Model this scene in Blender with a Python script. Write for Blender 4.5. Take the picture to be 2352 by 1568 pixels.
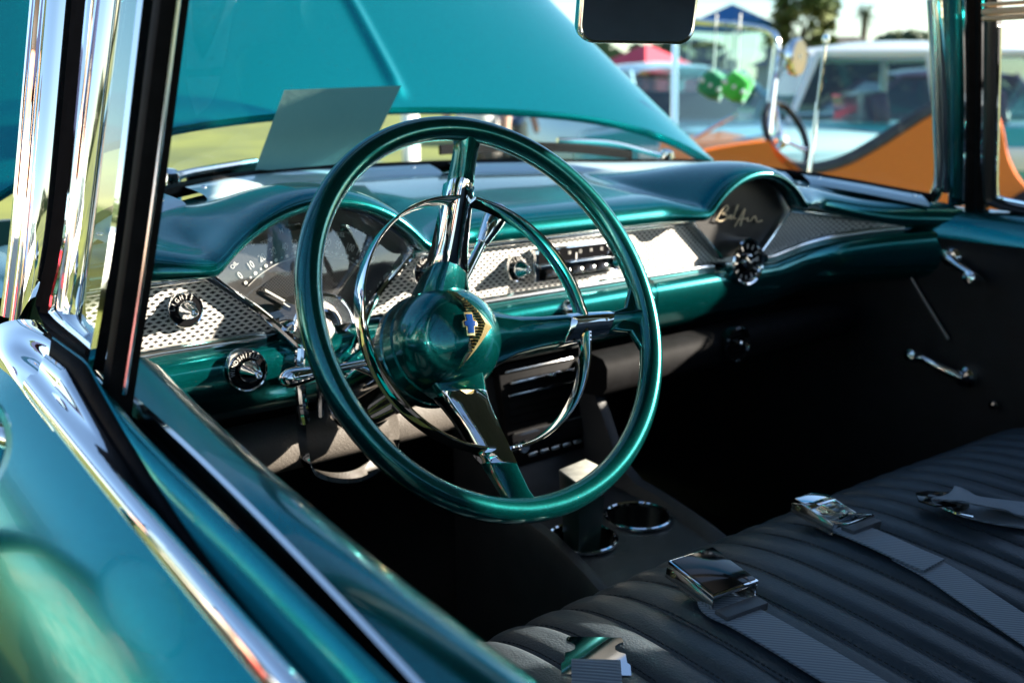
import bpy, bmesh, math, random
import numpy as np
from mathutils import Vector, Matrix

random.seed(5)
for o in list(bpy.data.objects):
    bpy.data.objects.remove(o)
SC = bpy.context.scene
COL = SC.collection

# ------------------------------------------------------------------ camera, sky, sun, exposure
# car axes: X across to the passenger side, Y towards the bonnet, Z up; the lens is the origin, ground 1.2 m below
GZ = -1.2
PW, PH, FL = 2352.0, 1568.0, 2287.0           # survey grid of the photograph and focal length on it (35 mm lens)
_th = math.atan((PH / 2 - 208.0) / FL)
_az = math.atan((4200.0 - PW / 2) / (FL / math.cos(_th)))
HD = np.array([math.cos(_az), math.sin(_az), 0.0])
CF = HD * math.cos(_th) + np.array([0, 0, -math.sin(_th)])
CR = np.array([HD[1], -HD[0], 0.0])
CU = np.cross(CR, CF)

cam_data = bpy.data.cameras.new("camera")
cam = bpy.data.objects.new("camera", cam_data)
COL.objects.link(cam)
cam.matrix_world = Matrix(((CR[0], CU[0], -CF[0], 0), (CR[1], CU[1], -CF[1], 0), (CR[2], CU[2], -CF[2], 0), (0, 0, 0, 1)))
cam_data.sensor_width = 36.0
cam_data.lens = 36.0 * FL / PW
cam_data.clip_start = 0.02
cam_data.clip_end = 3000
cam_data.dof.use_dof = True
cam_data.dof.focus_distance = 0.955
cam_data.dof.aperture_fstop = 5.0
cam_data.dof.aperture_blades = 0
SC.camera = cam

SUN = Vector((1.0, -0.50, 0.37)).normalized()
sun_el = math.asin(SUN.z)
sun_az = math.atan2(SUN.x, SUN.y)
world = bpy.data.worlds.new("World")
SC.world = world
world.use_nodes = True
wn = world.node_tree.nodes
wl = world.node_tree.links
wn.clear()
sky = wn.new("ShaderNodeTexSky")
sky.sky_type = 'NISHITA'
sky.sun_disc = False
sky.sun_elevation = sun_el
sky.sun_rotation = sun_az
sky.air_density = 1.0
sky.dust_density = 0.3
sky.ozone_density = 2.0
bg = wn.new("ShaderNodeBackground")
bg.inputs[1].default_value = 0.055
wo = wn.new("ShaderNodeOutputWorld")
wl.new(sky.outputs[0], bg.inputs[0])
wl.new(bg.outputs[0], wo.inputs[0])

sd = bpy.data.lights.new("sun", 'SUN')
sd.energy = 5.0
sd.angle = math.radians(0.6)
sd.color = (1.0, 0.90, 0.76)
so = bpy.data.objects.new("sun", sd)
COL.objects.link(so)
so.rotation_euler = (-SUN).to_track_quat('-Z', 'Y').to_euler()
so.location = SUN * 30

SC.view_settings.view_transform = 'Standard'
SC.view_settings.look = 'None'
SC.view_settings.exposure = 2.45
SC.view_settings.gamma = 1.0
SC.view_settings.use_curve_mapping = False
SC.cycles.use_denoising = True
SC.cycles.max_bounces = 10
SC.cycles.glossy_bounces = 6
SC.cycles.transmission_bounces = 8
SC.cycles.transparent_max_bounces = 16
SC.cycles.sample_clamp_indirect = 6.0
SC.cycles.caustics_reflective = False
SC.cycles.caustics_refractive = False

# ------------------------------------------------------------------ survey helpers
def ray(x, y):
    return CF + CR * (x - PW / 2) / FL + CU * (PH / 2 - y) / FL
def on(x, y, n, c):
    r = ray(x, y)
    return Vector(r * (c / float(np.dot(r, n))))
def PX(x, y, X): return on(x, y, (1, 0, 0), X)
def PY(x, y, Y): return on(x, y, (0, 1, 0), Y)
def PZ(x, y, Z): return on(x, y, (0, 0, 1), Z)
def PD(x, y, d): return Vector(ray(x, y) * d)
def PL(x, y): return on(x, y, (1, 0, -0.2), 0.24)      # left side-window plane (leans in towards the roof)
def PR(x, y): return on(x, y, (1, 0, 0.2), 1.64)       # right side-window plane
def interp(v, xs, ys):
    return float(np.interp(v, xs, ys))
def smooth(t):
    t = max(0.0, min(1.0, t))
    return t * t * (3 - 2 * t)
def spline(pts, n, closed=False):
    """Catmull-Rom through pts, n samples."""
    P = [Vector(p) for p in pts]
    m = len(P)
    out = []
    segs = m if closed else m - 1
    for k in range(n):
        u = k / (n if closed else (n - 1)) * segs
        i = min(int(u), segs - 1)
        t = u - i
        g = (lambda j: P[j % m]) if closed else (lambda j: P[max(0, min(m - 1, j))])
        p0, p1, p2, p3 = g(i - 1), g(i), g(i + 1), g(i + 2)
        out.append(0.5 * ((2 * p1) + (p2 - p0) * t + (2 * p0 - 5 * p1 + 4 * p2 - p3) * t * t + (3 * p1 - p0 - 3 * p2 + p3) * t ** 3))
    return out

# ------------------------------------------------------------------ materials
def mat(name, base=(0.5, 0.5, 0.5), rough=0.5, metal=0.0, coat=0.0, coat_rough=0.03, spec=0.5, emit=None, sheen=0.0):
    m = bpy.data.materials.new(name)
    m.use_nodes = True
    b = m.node_tree.nodes["Principled BSDF"]
    b.inputs["Base Color"].default_value = (*base, 1)
    b.inputs["Roughness"].default_value = rough
    b.inputs["Metallic"].default_value = metal
    b.inputs["Coat Weight"].default_value = coat
    b.inputs["Coat Roughness"].default_value = coat_rough
    b.inputs["Specular IOR Level"].default_value = spec
    if sheen:
        b.inputs["Sheen Weight"].default_value = sheen
    return m
def nd(m, t, **kw):
    n = m.node_tree.nodes.new(t)
    for k, v in kw.items():
        setattr(n, k, v)
    return n
def lk(m, a, b): m.node_tree.links.new(a, b)
def bsdf(m): return m.node_tree.nodes["Principled BSDF"]
def vary(m, c1, c2, scale=5.0, detail=4.0, bump=0.0, bscale=None, coords="Object", rough=None):
    """noise between two colours and an optional bump"""
    tc = nd(m, "ShaderNodeTexCoord")
    nz = nd(m, "ShaderNodeTexNoise")
    nz.inputs["Scale"].default_value = scale
    nz.inputs["Detail"].default_value = detail
    lk(m, tc.outputs[coords], nz.inputs["Vector"])
    cr = nd(m, "ShaderNodeValToRGB")
    cr.color_ramp.elements[0].color = (*c1, 1)
    cr.color_ramp.elements[0].position = 0.35
    cr.color_ramp.elements[1].color = (*c2, 1)
    cr.color_ramp.elements[1].position = 0.65
    lk(m, nz.outputs[0], cr.inputs[0])
    lk(m, cr.outputs[0], bsdf(m).inputs["Base Color"])
    if bump:
        n2 = nd(m, "ShaderNodeTexNoise")
        n2.inputs["Scale"].default_value = bscale or scale * 6
        n2.inputs["Detail"].default_value = 3
        lk(m, tc.outputs[coords], n2.inputs["Vector"])
        bp = nd(m, "ShaderNodeBump")
        bp.inputs["Strength"].default_value = bump
        bp.inputs["Distance"].default_value = 0.002
        lk(m, n2.outputs[0], bp.inputs["Height"])
        lk(m, bp.outputs[0], bsdf(m).inputs["Normal"])
    if rough:
        mr = nd(m, "ShaderNodeMapRange")
        mr.inputs["To Min"].default_value = rough[0]
        mr.inputs["To Max"].default_value = rough[1]
        lk(m, nz.outputs[0], mr.inputs["Value"])
        lk(m, mr.outputs[0], bsdf(m).inputs["Roughness"])
    return m

def paint(name, base, flake=True, metal=0.88, rough=0.36, coat=0.8, fl=(0.75, 1.35)):
    m = mat(name, base, rough, metal, coat=coat, coat_rough=0.02)
    if flake:
        tc = nd(m, "ShaderNodeTexCoord")
        vo = nd(m, "ShaderNodeTexVoronoi")
        vo.inputs["Scale"].default_value = 900.0
        lk(m, tc.outputs["Object"], vo.inputs["Vector"])
        mx = nd(m, "ShaderNodeMix", data_type='RGBA')
        mx.inputs["A"].default_value = (*[c * fl[0] for c in base], 1)
        mx.inputs["B"].default_value = (*[min(1, c * fl[1]) for c in base], 1)
        sp = nd(m, "ShaderNodeSeparateColor")
        lk(m, vo.outputs["Color"], sp.inputs[0])
        lk(m, sp.outputs[0], mx.inputs["Factor"])
        lk(m, mx.outputs["Result"], bsdf(m).inputs["Base Color"])
        # sparse dust specks and faint smears in the lacquer
        v2 = nd(m, "ShaderNodeTexVoronoi"); v2.inputs["Scale"].default_value = 210.0
        lk(m, tc.outputs["Object"], v2.inputs["Vector"])
        lt = nd(m, "ShaderNodeMath", operation='LESS_THAN'); lt.inputs[1].default_value = 0.085
        lk(m, v2.outputs["Distance"], lt.inputs[0])
        s2 = nd(m, "ShaderNodeSeparateColor"); lk(m, v2.outputs["Color"], s2.inputs[0])
        gt = nd(m, "ShaderNodeMath", operation='GREATER_THAN'); gt.inputs[1].default_value = 0.80
        lk(m, s2.outputs[1], gt.inputs[0])
        mu = nd(m, "ShaderNodeMath", operation='MULTIPLY'); lk(m, lt.outputs[0], mu.inputs[0]); lk(m, gt.outputs[0], mu.inputs[1])
        m2 = nd(m, "ShaderNodeMix", data_type='RGBA'); m2.inputs["B"].default_value = (0.45, 0.44, 0.42, 1)
        lk(m, mx.outputs["Result"], m2.inputs["A"]); lk(m, mu.outputs[0], m2.inputs["Factor"])
        lk(m, m2.outputs["Result"], bsdf(m).inputs["Base Color"])
        nz = nd(m, "ShaderNodeTexNoise"); nz.inputs["Scale"].default_value = 9.0; nz.inputs["Detail"].default_value = 6.0
        lk(m, tc.outputs["Object"], nz.inputs["Vector"])
        mr = nd(m, "ShaderNodeMapRange"); mr.inputs["From Min"].default_value = 0.35; mr.inputs["From Max"].default_value = 0.75
        mr.inputs["To Min"].default_value = 0.015; mr.inputs["To Max"].default_value = 0.10
        lk(m, nz.outputs[0], mr.inputs["Value"]); lk(m, mr.outputs[0], bsdf(m).inputs["Coat Roughness"])
    return m

def glass(name, tint=(1, 1, 1), refl=1.0, rough=0.0, band=None):
    """thin pane: clear with a Fresnel reflection on top"""
    m = bpy.data.materials.new(name)
    m.use_nodes = True
    t = m.node_tree
    t.nodes.clear()
    out = nd(m, "ShaderNodeOutputMaterial")
    tr = nd(m, "ShaderNodeBsdfTransparent")
    tr.inputs[0].default_value = (*tint, 1)
    gl = nd(m, "ShaderNodeBsdfGlossy")
    gl.inputs["Roughness"].default_value = rough
    ge = nd(m, "ShaderNodeNewGeometry")
    dt = nd(m, "ShaderNodeVectorMath", operation='DOT_PRODUCT')
    lk(m, ge.outputs["Incoming"], dt.inputs[0]); lk(m, ge.outputs["Normal"], dt.inputs[1])
    def mth(op, a, b):
        n = nd(m, "ShaderNodeMath", operation=op)
        for i, v in enumerate((a, b)):
            if isinstance(v, (int, float)): n.inputs[i].default_value = v
            elif v is not None: lk(m, v, n.inputs[i])
        return n
    ab = mth('ABSOLUTE', dt.outputs["Value"], None)
    sc = mth('MULTIPLY_ADD', mth('POWER', mth('SUBTRACT', 1.0, ab.outputs[0]).outputs[0], 5.0).outputs[0], 0.94)
    sc.inputs[2].default_value = 0.06
    mu = mth('MULTIPLY', sc.outputs[0], refl)
    mu.use_clamp = True
    mx = nd(m, "ShaderNodeMixShader")
    lk(m, mu.outputs[0], mx.inputs[0])
    lk(m, tr.outputs[0], mx.inputs[1])
    lk(m, gl.outputs[0], mx.inputs[2])
    lk(m, mx.outputs[0], out.inputs[0])
    if band:
        tc = nd(m, "ShaderNodeTexCoord")
        sx = nd(m, "ShaderNodeSeparateXYZ")
        lk(m, tc.outputs["Object"], sx.inputs[0])
        mr = nd(m, "ShaderNodeMapRange")
        mr.inputs["From Min"].default_value = band[0]
        mr.inputs["From Max"].default_value = band[1]
        lk(m, sx.outputs[2], mr.inputs["Value"])
        cm = nd(m, "ShaderNodeMix", data_type='RGBA')
        cm.inputs["A"].default_value = (*tint, 1)
        cm.inputs["B"].default_value = (*band[2], 1)
        lk(m, mr.outputs[0], cm.inputs["Factor"])
        lk(m, cm.outputs["Result"], tr.inputs[0])
    return m

TEAL = (0.0, 0.285, 0.300)
M = {}
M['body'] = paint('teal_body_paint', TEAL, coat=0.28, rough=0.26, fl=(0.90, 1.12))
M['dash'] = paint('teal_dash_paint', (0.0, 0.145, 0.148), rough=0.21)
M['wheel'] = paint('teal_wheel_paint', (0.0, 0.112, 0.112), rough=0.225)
M['chrome'] = mat('chrome', (0.86, 0.87, 0.88), 0.035, 1.0)
M['chrome_soft'] = mat('brushed_chrome', (0.78, 0.78, 0.77), 0.16, 1.0)
M['steel'] = mat('satin_steel', (0.70, 0.70, 0.68), 0.26, 1.0)
M['rubber'] = vary(mat('black_rubber', (0.005, 0.005, 0.006), 0.7, spec=0.08), (0.002, 0.002, 0.0025), (0.005, 0.005, 0.006), 60)
M['black'] = mat('black_plastic', (0.012, 0.012, 0.013), 0.32)
M['gloss_black'] = mat('gloss_black', (0.008, 0.008, 0.009), 0.08)
M['dark_trim'] = vary(mat('dark_vinyl', (0.02, 0.022, 0.026), 0.5), (0.005, 0.006, 0.008), (0.010, 0.011, 0.014), 30, bump=0.25, bscale=700)
M['carpet'] = vary(mat('black_carpet', (0.01, 0.01, 0.011), 0.95), (0.006, 0.006, 0.007), (0.016, 0.016, 0.017), 220, bump=0.8, bscale=900)
M['leather'] = vary(mat('charcoal_leather', (0.03, 0.036, 0.044), 0.48), (0.042, 0.056, 0.069), (0.058, 0.075, 0.091), 14, bump=0.35, bscale=420, rough=(0.30, 0.46))
M['stitch'] = mat('grey_thread', (0.05, 0.055, 0.06), 0.8)
M['console'] = vary(mat('grey_leather', (0.05, 0.05, 0.054), 0.5), (0.026, 0.027, 0.031), (0.040, 0.040, 0.043), 20, bump=0.3, bscale=500)
M['tan'] = vary(mat('taupe_vinyl', (0.20, 0.175, 0.155), 0.6), (0.085, 0.075, 0.065), (0.125, 0.11, 0.095), 18, bump=0.4, bscale=500)
M['headliner'] = vary(mat('grey_headliner', (0.10, 0.10, 0.10), 0.8), (0.09, 0.09, 0.09), (0.12, 0.12, 0.12), 40)
M['white'] = mat('white_print', (0.80, 0.80, 0.76), 0.5)
M['silver_print'] = mat('silver_print', (0.62, 0.60, 0.56), 0.4)
M['gold'] = mat('gold_plate', (0.90, 0.72, 0.34), 0.16, 0.85)
M['blue_enamel'] = mat('blue_enamel', (0.005, 0.03, 0.13), 0.15, coat=1.0)
M['pane'] = glass('clear_glass', (0.93, 0.98, 0.97))
M['windshield'] = glass('windshield_glass', (0.93, 0.98, 0.97), refl=0.25, band=(0.13, 0.22, (0.10, 0.62, 0.75)))
M['vent'] = glass('vent_glass', (0.90, 0.97, 0.96), refl=1.6)
M['dial_glass'] = glass('dial_glass', (0.97, 0.98, 0.98), refl=2.4)
M['door_steel'] = mat('dull_steel', (0.12, 0.12, 0.125), 0.35, 1.0)
M['script'] = mat('pale_gold_script', (0.80, 0.66, 0.46), 0.3, 0.35)
M['mirror'] = mat('mirror_glass', (0.9, 0.9, 0.9), 0.01, 1.0)

def webbing_mat():
    m = mat('grey_webbing', (0.16, 0.18, 0.20), 0.7)
    tc = nd(m, "ShaderNodeTexCoord")
    wv = nd(m, "ShaderNodeTexWave")
    wv.bands_direction = 'DIAGONAL'
    wv.inputs["Scale"].default_value = 110.0
    wv.inputs["Distortion"].default_value = 0.6
    lk(m, tc.outputs["Object"], wv.inputs["Vector"])
    cr = nd(m, "ShaderNodeValToRGB")
    cr.color_ramp.elements[0].color = (0.24, 0.275, 0.31, 1)
    cr.color_ramp.elements[1].color = (0.42, 0.47, 0.52, 1)
    lk(m, wv.outputs[0], cr.inputs[0])
    lk(m, cr.outputs[0], bsdf(m).inputs["Base Color"])
    bp = nd(m, "ShaderNodeBump")
    bp.inputs["Strength"].default_value = 0.5
    bp.inputs["Distance"].default_value = 0.0006
    lk(m, wv.outputs[0], bp.inputs["Height"])
    lk(m, bp.outputs[0], bsdf(m).inputs["Normal"])
    return m
M['webbing'] = webbing_mat()
def cup_mat():
    m = mat('painted_streak_steel', (0.4, 0.4, 0.4), 0.22, 1.0)
    tc = nd(m, "ShaderNodeTexCoord"); mp = nd(m, "ShaderNodeMapping"); mp.inputs["Scale"].default_value = (1, 1, 0.02)
    nz = nd(m, "ShaderNodeTexNoise"); nz.inputs["Scale"].default_value = 55.0; nz.inputs["Detail"].default_value = 1.0
    cr = nd(m, "ShaderNodeValToRGB")
    cr.color_ramp.elements[0].position = 0.42; cr.color_ramp.elements[0].color = (0.10, 0.10, 0.105, 1)  # upright light and dark streaks painted in as cup wall reflections
    cr.color_ramp.elements[1].position = 0.66; cr.color_ramp.elements[1].color = (0.85, 0.83, 0.78, 1)
    lk(m, tc.outputs["Object"], mp.inputs[0]); lk(m, mp.outputs[0], nz.inputs["Vector"]); lk(m, nz.outputs[0], cr.inputs[0]); lk(m, cr.outputs[0], bsdf(m).inputs["Base Color"])
    return m
M['cup'] = cup_mat()

def perforated_mat():
    """anodised sheet with staggered cross-shaped punch marks, laid out in metres along X and Z"""
    m = mat('punched_silver', (0.66, 0.64, 0.60), 0.42, 1.0)
    tc = nd(m, "ShaderNodeTexCoord")
    sx = nd(m, "ShaderNodeSeparateXYZ")
    lk(m, tc.outputs["Object"], sx.inputs[0])
    def mth(op, a, b=None):
        n = nd(m, "ShaderNodeMath", operation=op)
        for i, v in enumerate((a, b)):
            if v is None: continue
            if isinstance(v, (int, float)): n.inputs[i].default_value = v
            else: lk(m, v, n.inputs[i])
        return n.outputs[0]
    px, pz = 0.0102, 0.0082
    def cross(off):
        u = mth('SUBTRACT', mth('FRACT', mth('ADD', mth('DIVIDE', sx.outputs[0], px), 50 + off)), 0.5)
        v = mth('SUBTRACT', mth('FRACT', mth('ADD', mth('DIVIDE', sx.outputs[2], pz), 50 + off)), 0.5)
        au = mth('MULTIPLY', mth('ABSOLUTE', u), px)
        av = mth('MULTIPLY', mth('ABSOLUTE', v), pz)
        a = mth('MULTIPLY', mth('LESS_THAN', au, 0.0033), mth('LESS_THAN', av, 0.0007))
        b = mth('MULTIPLY', mth('LESS_THAN', au, 0.0015), mth('LESS_THAN', av, 0.0015))
        return mth('MAXIMUM', a, b)
    hole = mth('MAXIMUM', cross(0.0), cross(0.5))
    mx = nd(m, "ShaderNodeMix", data_type='RGBA')
    mx.inputs["A"].default_value = (0.70, 0.675, 0.63, 1)
    mx.inputs["B"].default_value = (0.006, 0.006, 0.006, 1)
    lk(m, hole, mx.inputs["Factor"])
    lk(m, mx.outputs["Result"], bsdf(m).inputs["Base Color"])
    inv = mth('SUBTRACT', 1.0, hole)
    lk(m, mth('MULTIPLY', inv, 0.30), bsdf(m).inputs["Metallic"])
    bp = nd(m, "ShaderNodeBump")
    bp.inputs["Strength"].default_value = 0.6
    bp.inputs["Distance"].default_value = 0.0008
    lk(m, inv, bp.inputs["Height"])
    lk(m, bp.outputs[0], bsdf(m).inputs["Normal"])
    return m
M['punched'] = perforated_mat()

def speaker_cloth():
    m = mat('dark_speaker_mesh', (0.02, 0.02, 0.022), 0.45, 0.4)
    tc = nd(m, "ShaderNodeTexCoord")
    ck = nd(m, "ShaderNodeTexChecker")
    ck.inputs["Scale"].default_value = 520
    ck.inputs["Color1"].default_value = (0.006, 0.006, 0.007, 1)
    ck.inputs["Color2"].default_value = (0.050, 0.048, 0.046, 1)
    lk(m, tc.outputs["Object"], ck.inputs["Vector"])
    lk(m, ck.outputs[0], bsdf(m).inputs["Base Color"])
    return m
M['speaker'] = speaker_cloth()
M['dial'] = vary(mat('charcoal_dial', (0.028, 0.027, 0.027), 0.55), (0.024, 0.023, 0.023), (0.034, 0.032, 0.031), 300)
M['glitter'] = vary(mat('speckled_silver', (0.5, 0.48, 0.45), 0.25, 0.9), (0.16, 0.13, 0.12), (0.85, 0.82, 0.78), 1400, bump=0.9, bscale=1300)

# ------------------------------------------------------------------ mesh helpers
WLOC = {}
def link(o, parent=None):
    COL.objects.link(o)
    if parent is not None:
        o.parent = parent
        o.matrix_parent_inverse = Matrix.Translation(-Vector(WLOC.get(parent.name, (0, 0, 0))))
    return o
def empty(name, loc=(0, 0, 0), parent=None):
    o = bpy.data.objects.new(name, None)
    o.empty_display_size = 0.05
    link(o, parent)
    o.location = loc
    WLOC[o.name] = tuple(loc)
    return o
def tag(o, label=None, cat=None, group=None, kind=None):
    if label: o["label"] = label
    if cat: o["category"] = cat
    if group: o["group"] = group
    if kind: o["kind"] = kind
    return o
def mesh(name, verts, faces, m, parent=None, sm=True, mats=None, fm=None, auto=35):
    me = bpy.data.meshes.new(name)
    me.from_pydata([tuple(v) for v in verts], [], [tuple(f) for f in faces])
    bm = bmesh.new()
    bm.from_mesh(me)
    bmesh.ops.recalc_face_normals(bm, faces=bm.faces)
    bm.to_mesh(me)
    bm.free()
    for x in (mats or [m]):
        me.materials.append(M[x] if isinstance(x, str) else x)
    if fm:
        me.polygons.foreach_set('material_index', fm)
    if sm:
        me.shade_smooth()
        if auto:
            me.set_sharp_from_angle(angle=math.radians(auto))
    me.update()
    return link(bpy.data.objects.new(name, me), parent)
class MB:
    """collects geometry of ONE piece"""
    def __init__(s): s.v = []; s.f = []
    def add(s, v, f):
        o = len(s.v)
        s.v += [Vector(p) for p in v]
        s.f += [tuple(i + o for i in q) for q in f]
        return s
    def grid(s, rows, closed_u=False, closed_v=False):
        n = len(rows[0]); m = len(rows)
        f = []
        for i in range(m if closed_v else m - 1):
            for j in range(n if closed_u else n - 1):
                f.append((i * n + j, i * n + (j + 1) % n, ((i + 1) % m) * n + (j + 1) % n, ((i + 1) % m) * n + j))
        return s.add([p for r in rows for p in r], f)
    def cap(s, ring, flip=False):
        return s.add(ring, [tuple(range(len(ring)))])
    def box(s, c, ax, ay, az, hx, hy, hz):
        c = Vector(c); ax = Vector(ax).normalized() * hx; ay = Vector(ay).normalized() * hy; az = Vector(az).normalized() * hz
        v = [c + sx * ax + sy * ay + sz * az for sx in (-1, 1) for sy in (-1, 1) for sz in (-1, 1)]
        return s.add(v, [(0, 1, 3, 2), (4, 6, 7, 5), (0, 4, 5, 1), (2, 3, 7, 6), (0, 2, 6, 4), (1, 5, 7, 3)])
    def tube(s, path, r, seg=10, closed=False, caps=True, up=None):
        path = [Vector(p) for p in path]
        n = len(path)
        rows = []
        prev = None
        for i, p in enumerate(path):
            a = path[(i - 1) % n] if (closed or i > 0) else p
            b = path[(i + 1) % n] if (closed or i < n - 1) else p
            t = (b - a).normalized()
            if prev is None:
                u = Vector(up) if up is not None else (Vector((0, 0, 1)) if abs(t.z) < 0.9 else Vector((1, 0, 0)))
            else:
                u = prev
            u = (u - t * u.dot(t)).normalized()
            prev = u
            w = t.cross(u)
            rr = r[i] if isinstance(r, (list, tuple)) else r
            rows.append([p + (u * math.cos(k * 2 * math.pi / seg) + w * math.sin(k * 2 * math.pi / seg)) * rr for k in range(seg)])
        s.grid(rows, closed_u=True, closed_v=closed)
        if caps and not closed:
            s.cap(rows[0]); s.cap(rows[-1])
        return s
    def sweep(s, path, prof, side, nrm, closed_prof=True, caps=True):
        """prof (a, b) -> p + a*side + b*nrm; side/nrm fixed vectors or functions of index"""
        rows = []
        for i, p in enumerate(path):
            sd_ = Vector(side(i) if callable(side) else side)
            nm = Vector(nrm(i) if callable(nrm) else nrm)
            rows.append([Vector(p) + a * sd_ + b * nm for a, b in prof])
        s.grid(rows, closed_u=closed_prof)
        if caps and closed_prof:
            s.cap(rows[0]); s.cap(rows[-1])
        return s
    def lathe(s, prof, org, axis, seg=32, ref=None):
        """prof (r, h) turned about axis"""
        org = Vector(org); axis = Vector(axis).normalized()
        u = Vector(ref) if ref is not None else (Vector((0, 0, 1)) if abs(axis.z) < 0.9 else Vector((1, 0, 0)))
        u = (u - axis * u.dot(axis)).normalized(); w = axis.cross(u)
        rows = [[org + axis * h + (u * math.cos(k * 2 * math.pi / seg) + w * math.sin(k * 2 * math.pi / seg)) * max(r, 1e-5) for k in range(seg)] for r, h in prof]
        return s.grid(rows, closed_u=True)
    def prism(s, ring, ext):
        """closed planar ring pushed along ext"""
        a = [Vector(p) for p in ring]; b = [p + Vector(ext) for p in a]
        n = len(a)
        s.add(a + b, [tuple(range(n)), tuple(range(2 * n - 1, n - 1, -1))] + [(i, (i + 1) % n, n + (i + 1) % n, n + i) for i in range(n)])
        return s
    def build(s, name, m, parent=None, sm=True, bevel=0.0, bseg=2, auto=35, sub=0, weld=True):
        me = bpy.data.meshes.new(name)
        me.from_pydata([tuple(v) for v in s.v], [], s.f)
        bm = bmesh.new(); bm.from_mesh(me)
        if weld:
            bmesh.ops.remove_doubles(bm, verts=bm.verts, dist=1e-6)
        bmesh.ops.recalc_face_normals(bm, faces=bm.faces)
        if bevel:
            es = [e for e in bm.edges if len(e.link_faces) == 2 and e.calc_face_angle(0) > math.radians(30)]
            bmesh.ops.bevel(bm, geom=es, offset=bevel, segments=bseg, profile=0.5, affect='EDGES', clamp_overlap=True)
        bm.to_mesh(me); bm.free()
        me.materials.append(M[m] if isinstance(m, str) else m)
        if sm:
            me.shade_smooth()
            if auto: me.set_sharp_from_angle(angle=math.radians(auto))
        o = link(bpy.data.objects.new(name, me), parent)
        if sub:
            md = o.modifiers.new("sub", 'SUBSURF'); md.levels = sub; md.render_levels = sub
        return o

def text_mesh(s, size, extrude=0.0003, align='CENTER'):
    cu = bpy.data.curves.new("t", 'FONT')
    cu.body = s; cu.size = size; cu.extrude = extrude
    cu.align_x = align; cu.align_y = 'CENTER'; cu.resolution_u = 3
    o = bpy.data.objects.new("t", cu)
    COL.objects.link(o)
    bpy.context.view_layer.update()
    me = bpy.data.meshes.new_from_object(o)
    v = [q.co.copy() for q in me.vertices]; f = [tuple(p.vertices) for p in me.polygons]
    bpy.data.objects.remove(o); bpy.data.curves.remove(cu); bpy.data.meshes.remove(me)
    return v, f
def put_text(mb, s, size, org, xa, ya, sx=1.0, extrude=0.0003):
    v, f = text_mesh(s, size, extrude)
    xa = Vector(xa).normalized(); ya = Vector(ya).normalized(); za = xa.cross(ya)
    org = Vector(org)
    mb.add([org + xa * q.x * sx + ya * q.y + za * q.z for q in v], f)
    return mb
def arc_text(mb, s, size, c, xa, ya, r, a0, step, sx=1.0, flip=1):
    xa = Vector(xa).normalized(); ya = Vector(ya).normalized()
    for i, ch in enumerate(s):
        a = math.radians(a0 + i * step)
        d = xa * math.cos(a) + ya * math.sin(a)
        t = xa * math.sin(a) - ya * math.cos(a)
        put_text(mb, ch, size, Vector(c) + d * r, t * flip, d * flip, sx)
    return mb

# ================================================================== THE SETTING
def ground():
    rows = []
    for i in range(61):
        y = -400 + 800 * (i / 60)
        rows.append([Vector((-400 + 800 * j / 60, y, GZ)) for j in range(61)])
    m = mat('lawn', (0.10, 0.13, 0.03), 0.9)
    vary(m, (0.075, 0.10, 0.018), (0.20, 0.225, 0.030), 0.55, 10, bump=0.7, bscale=30)
    return tag(MB().grid(rows).build('lawn', m, None), kind='structure')
ground()

# ================================================================== OUR CAR
CX = 0.94                                    # centre line of the car
car = empty('vintage_car', (CX, 0.6, GZ))
tag(car, 'teal vintage hardtop car with raised hood, seen through its open driver window', 'car')

# ---------------- raised hood
def hood():
    pa = empty('hood', (CX, 1.5, 0), car)
    us = sorted(set([round(-1 + 2 * i / 60, 4) for i in range(61)] + [-.05, -.04, -.032, -.024, -.016, -.008, 0, .008, .016, .024, .032, .04, .05]))
    vs = [0, .006, .012, .02, .03, .05, .08] + [0.12 + 0.88 * i / 16 for i in range(17)]
    def P(u, v, off=0.0):
        x = CX + 0.71 * u * (1 - 0.05 * v)
        y0 = 1.50 - 0.09 * u * u
        z0 = -0.028 - 0.055 * abs(u) ** 2 - 0.068 * abs(u) ** 5
        a = math.radians(38.5 - 4.5 * u * u)
        d = v * 1.25
        bow = 0.05 * math.sin(v * math.pi) * (1 - u * u)
        y = y0 + d * math.cos(a) - bow * math.sin(a)
        z = z0 + d * math.sin(a) + bow * math.cos(a)
        cre = 0.010 * math.exp(-(u / 0.018) ** 2) * smooth((v - 0.012) / 0.03)
        n = Vector((0, -math.sin(a), math.cos(a)))
        return Vector((x, y, z)) + n * (cre + off)
    rows = [[P(u, 0, -0.016) + Vector((0, 0.004, 0)) for u in us], [P(u, 0, -0.009) + Vector((0, -0.002, 0)) for u in us], [P(u, 0, -0.003) for u in us]]
    rows += [[P(u, v) for u in us] for v in vs]
    MB().grid(rows).build('hood_skin', 'body', pa, auto=60)
    inner = [[P(u, v, -0.018) for u in us[::4]] for v in [0.004] + vs[6::2]]
    MB().grid(inner).build('hood_underside', 'dark_trim', pa)
hood()

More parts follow.
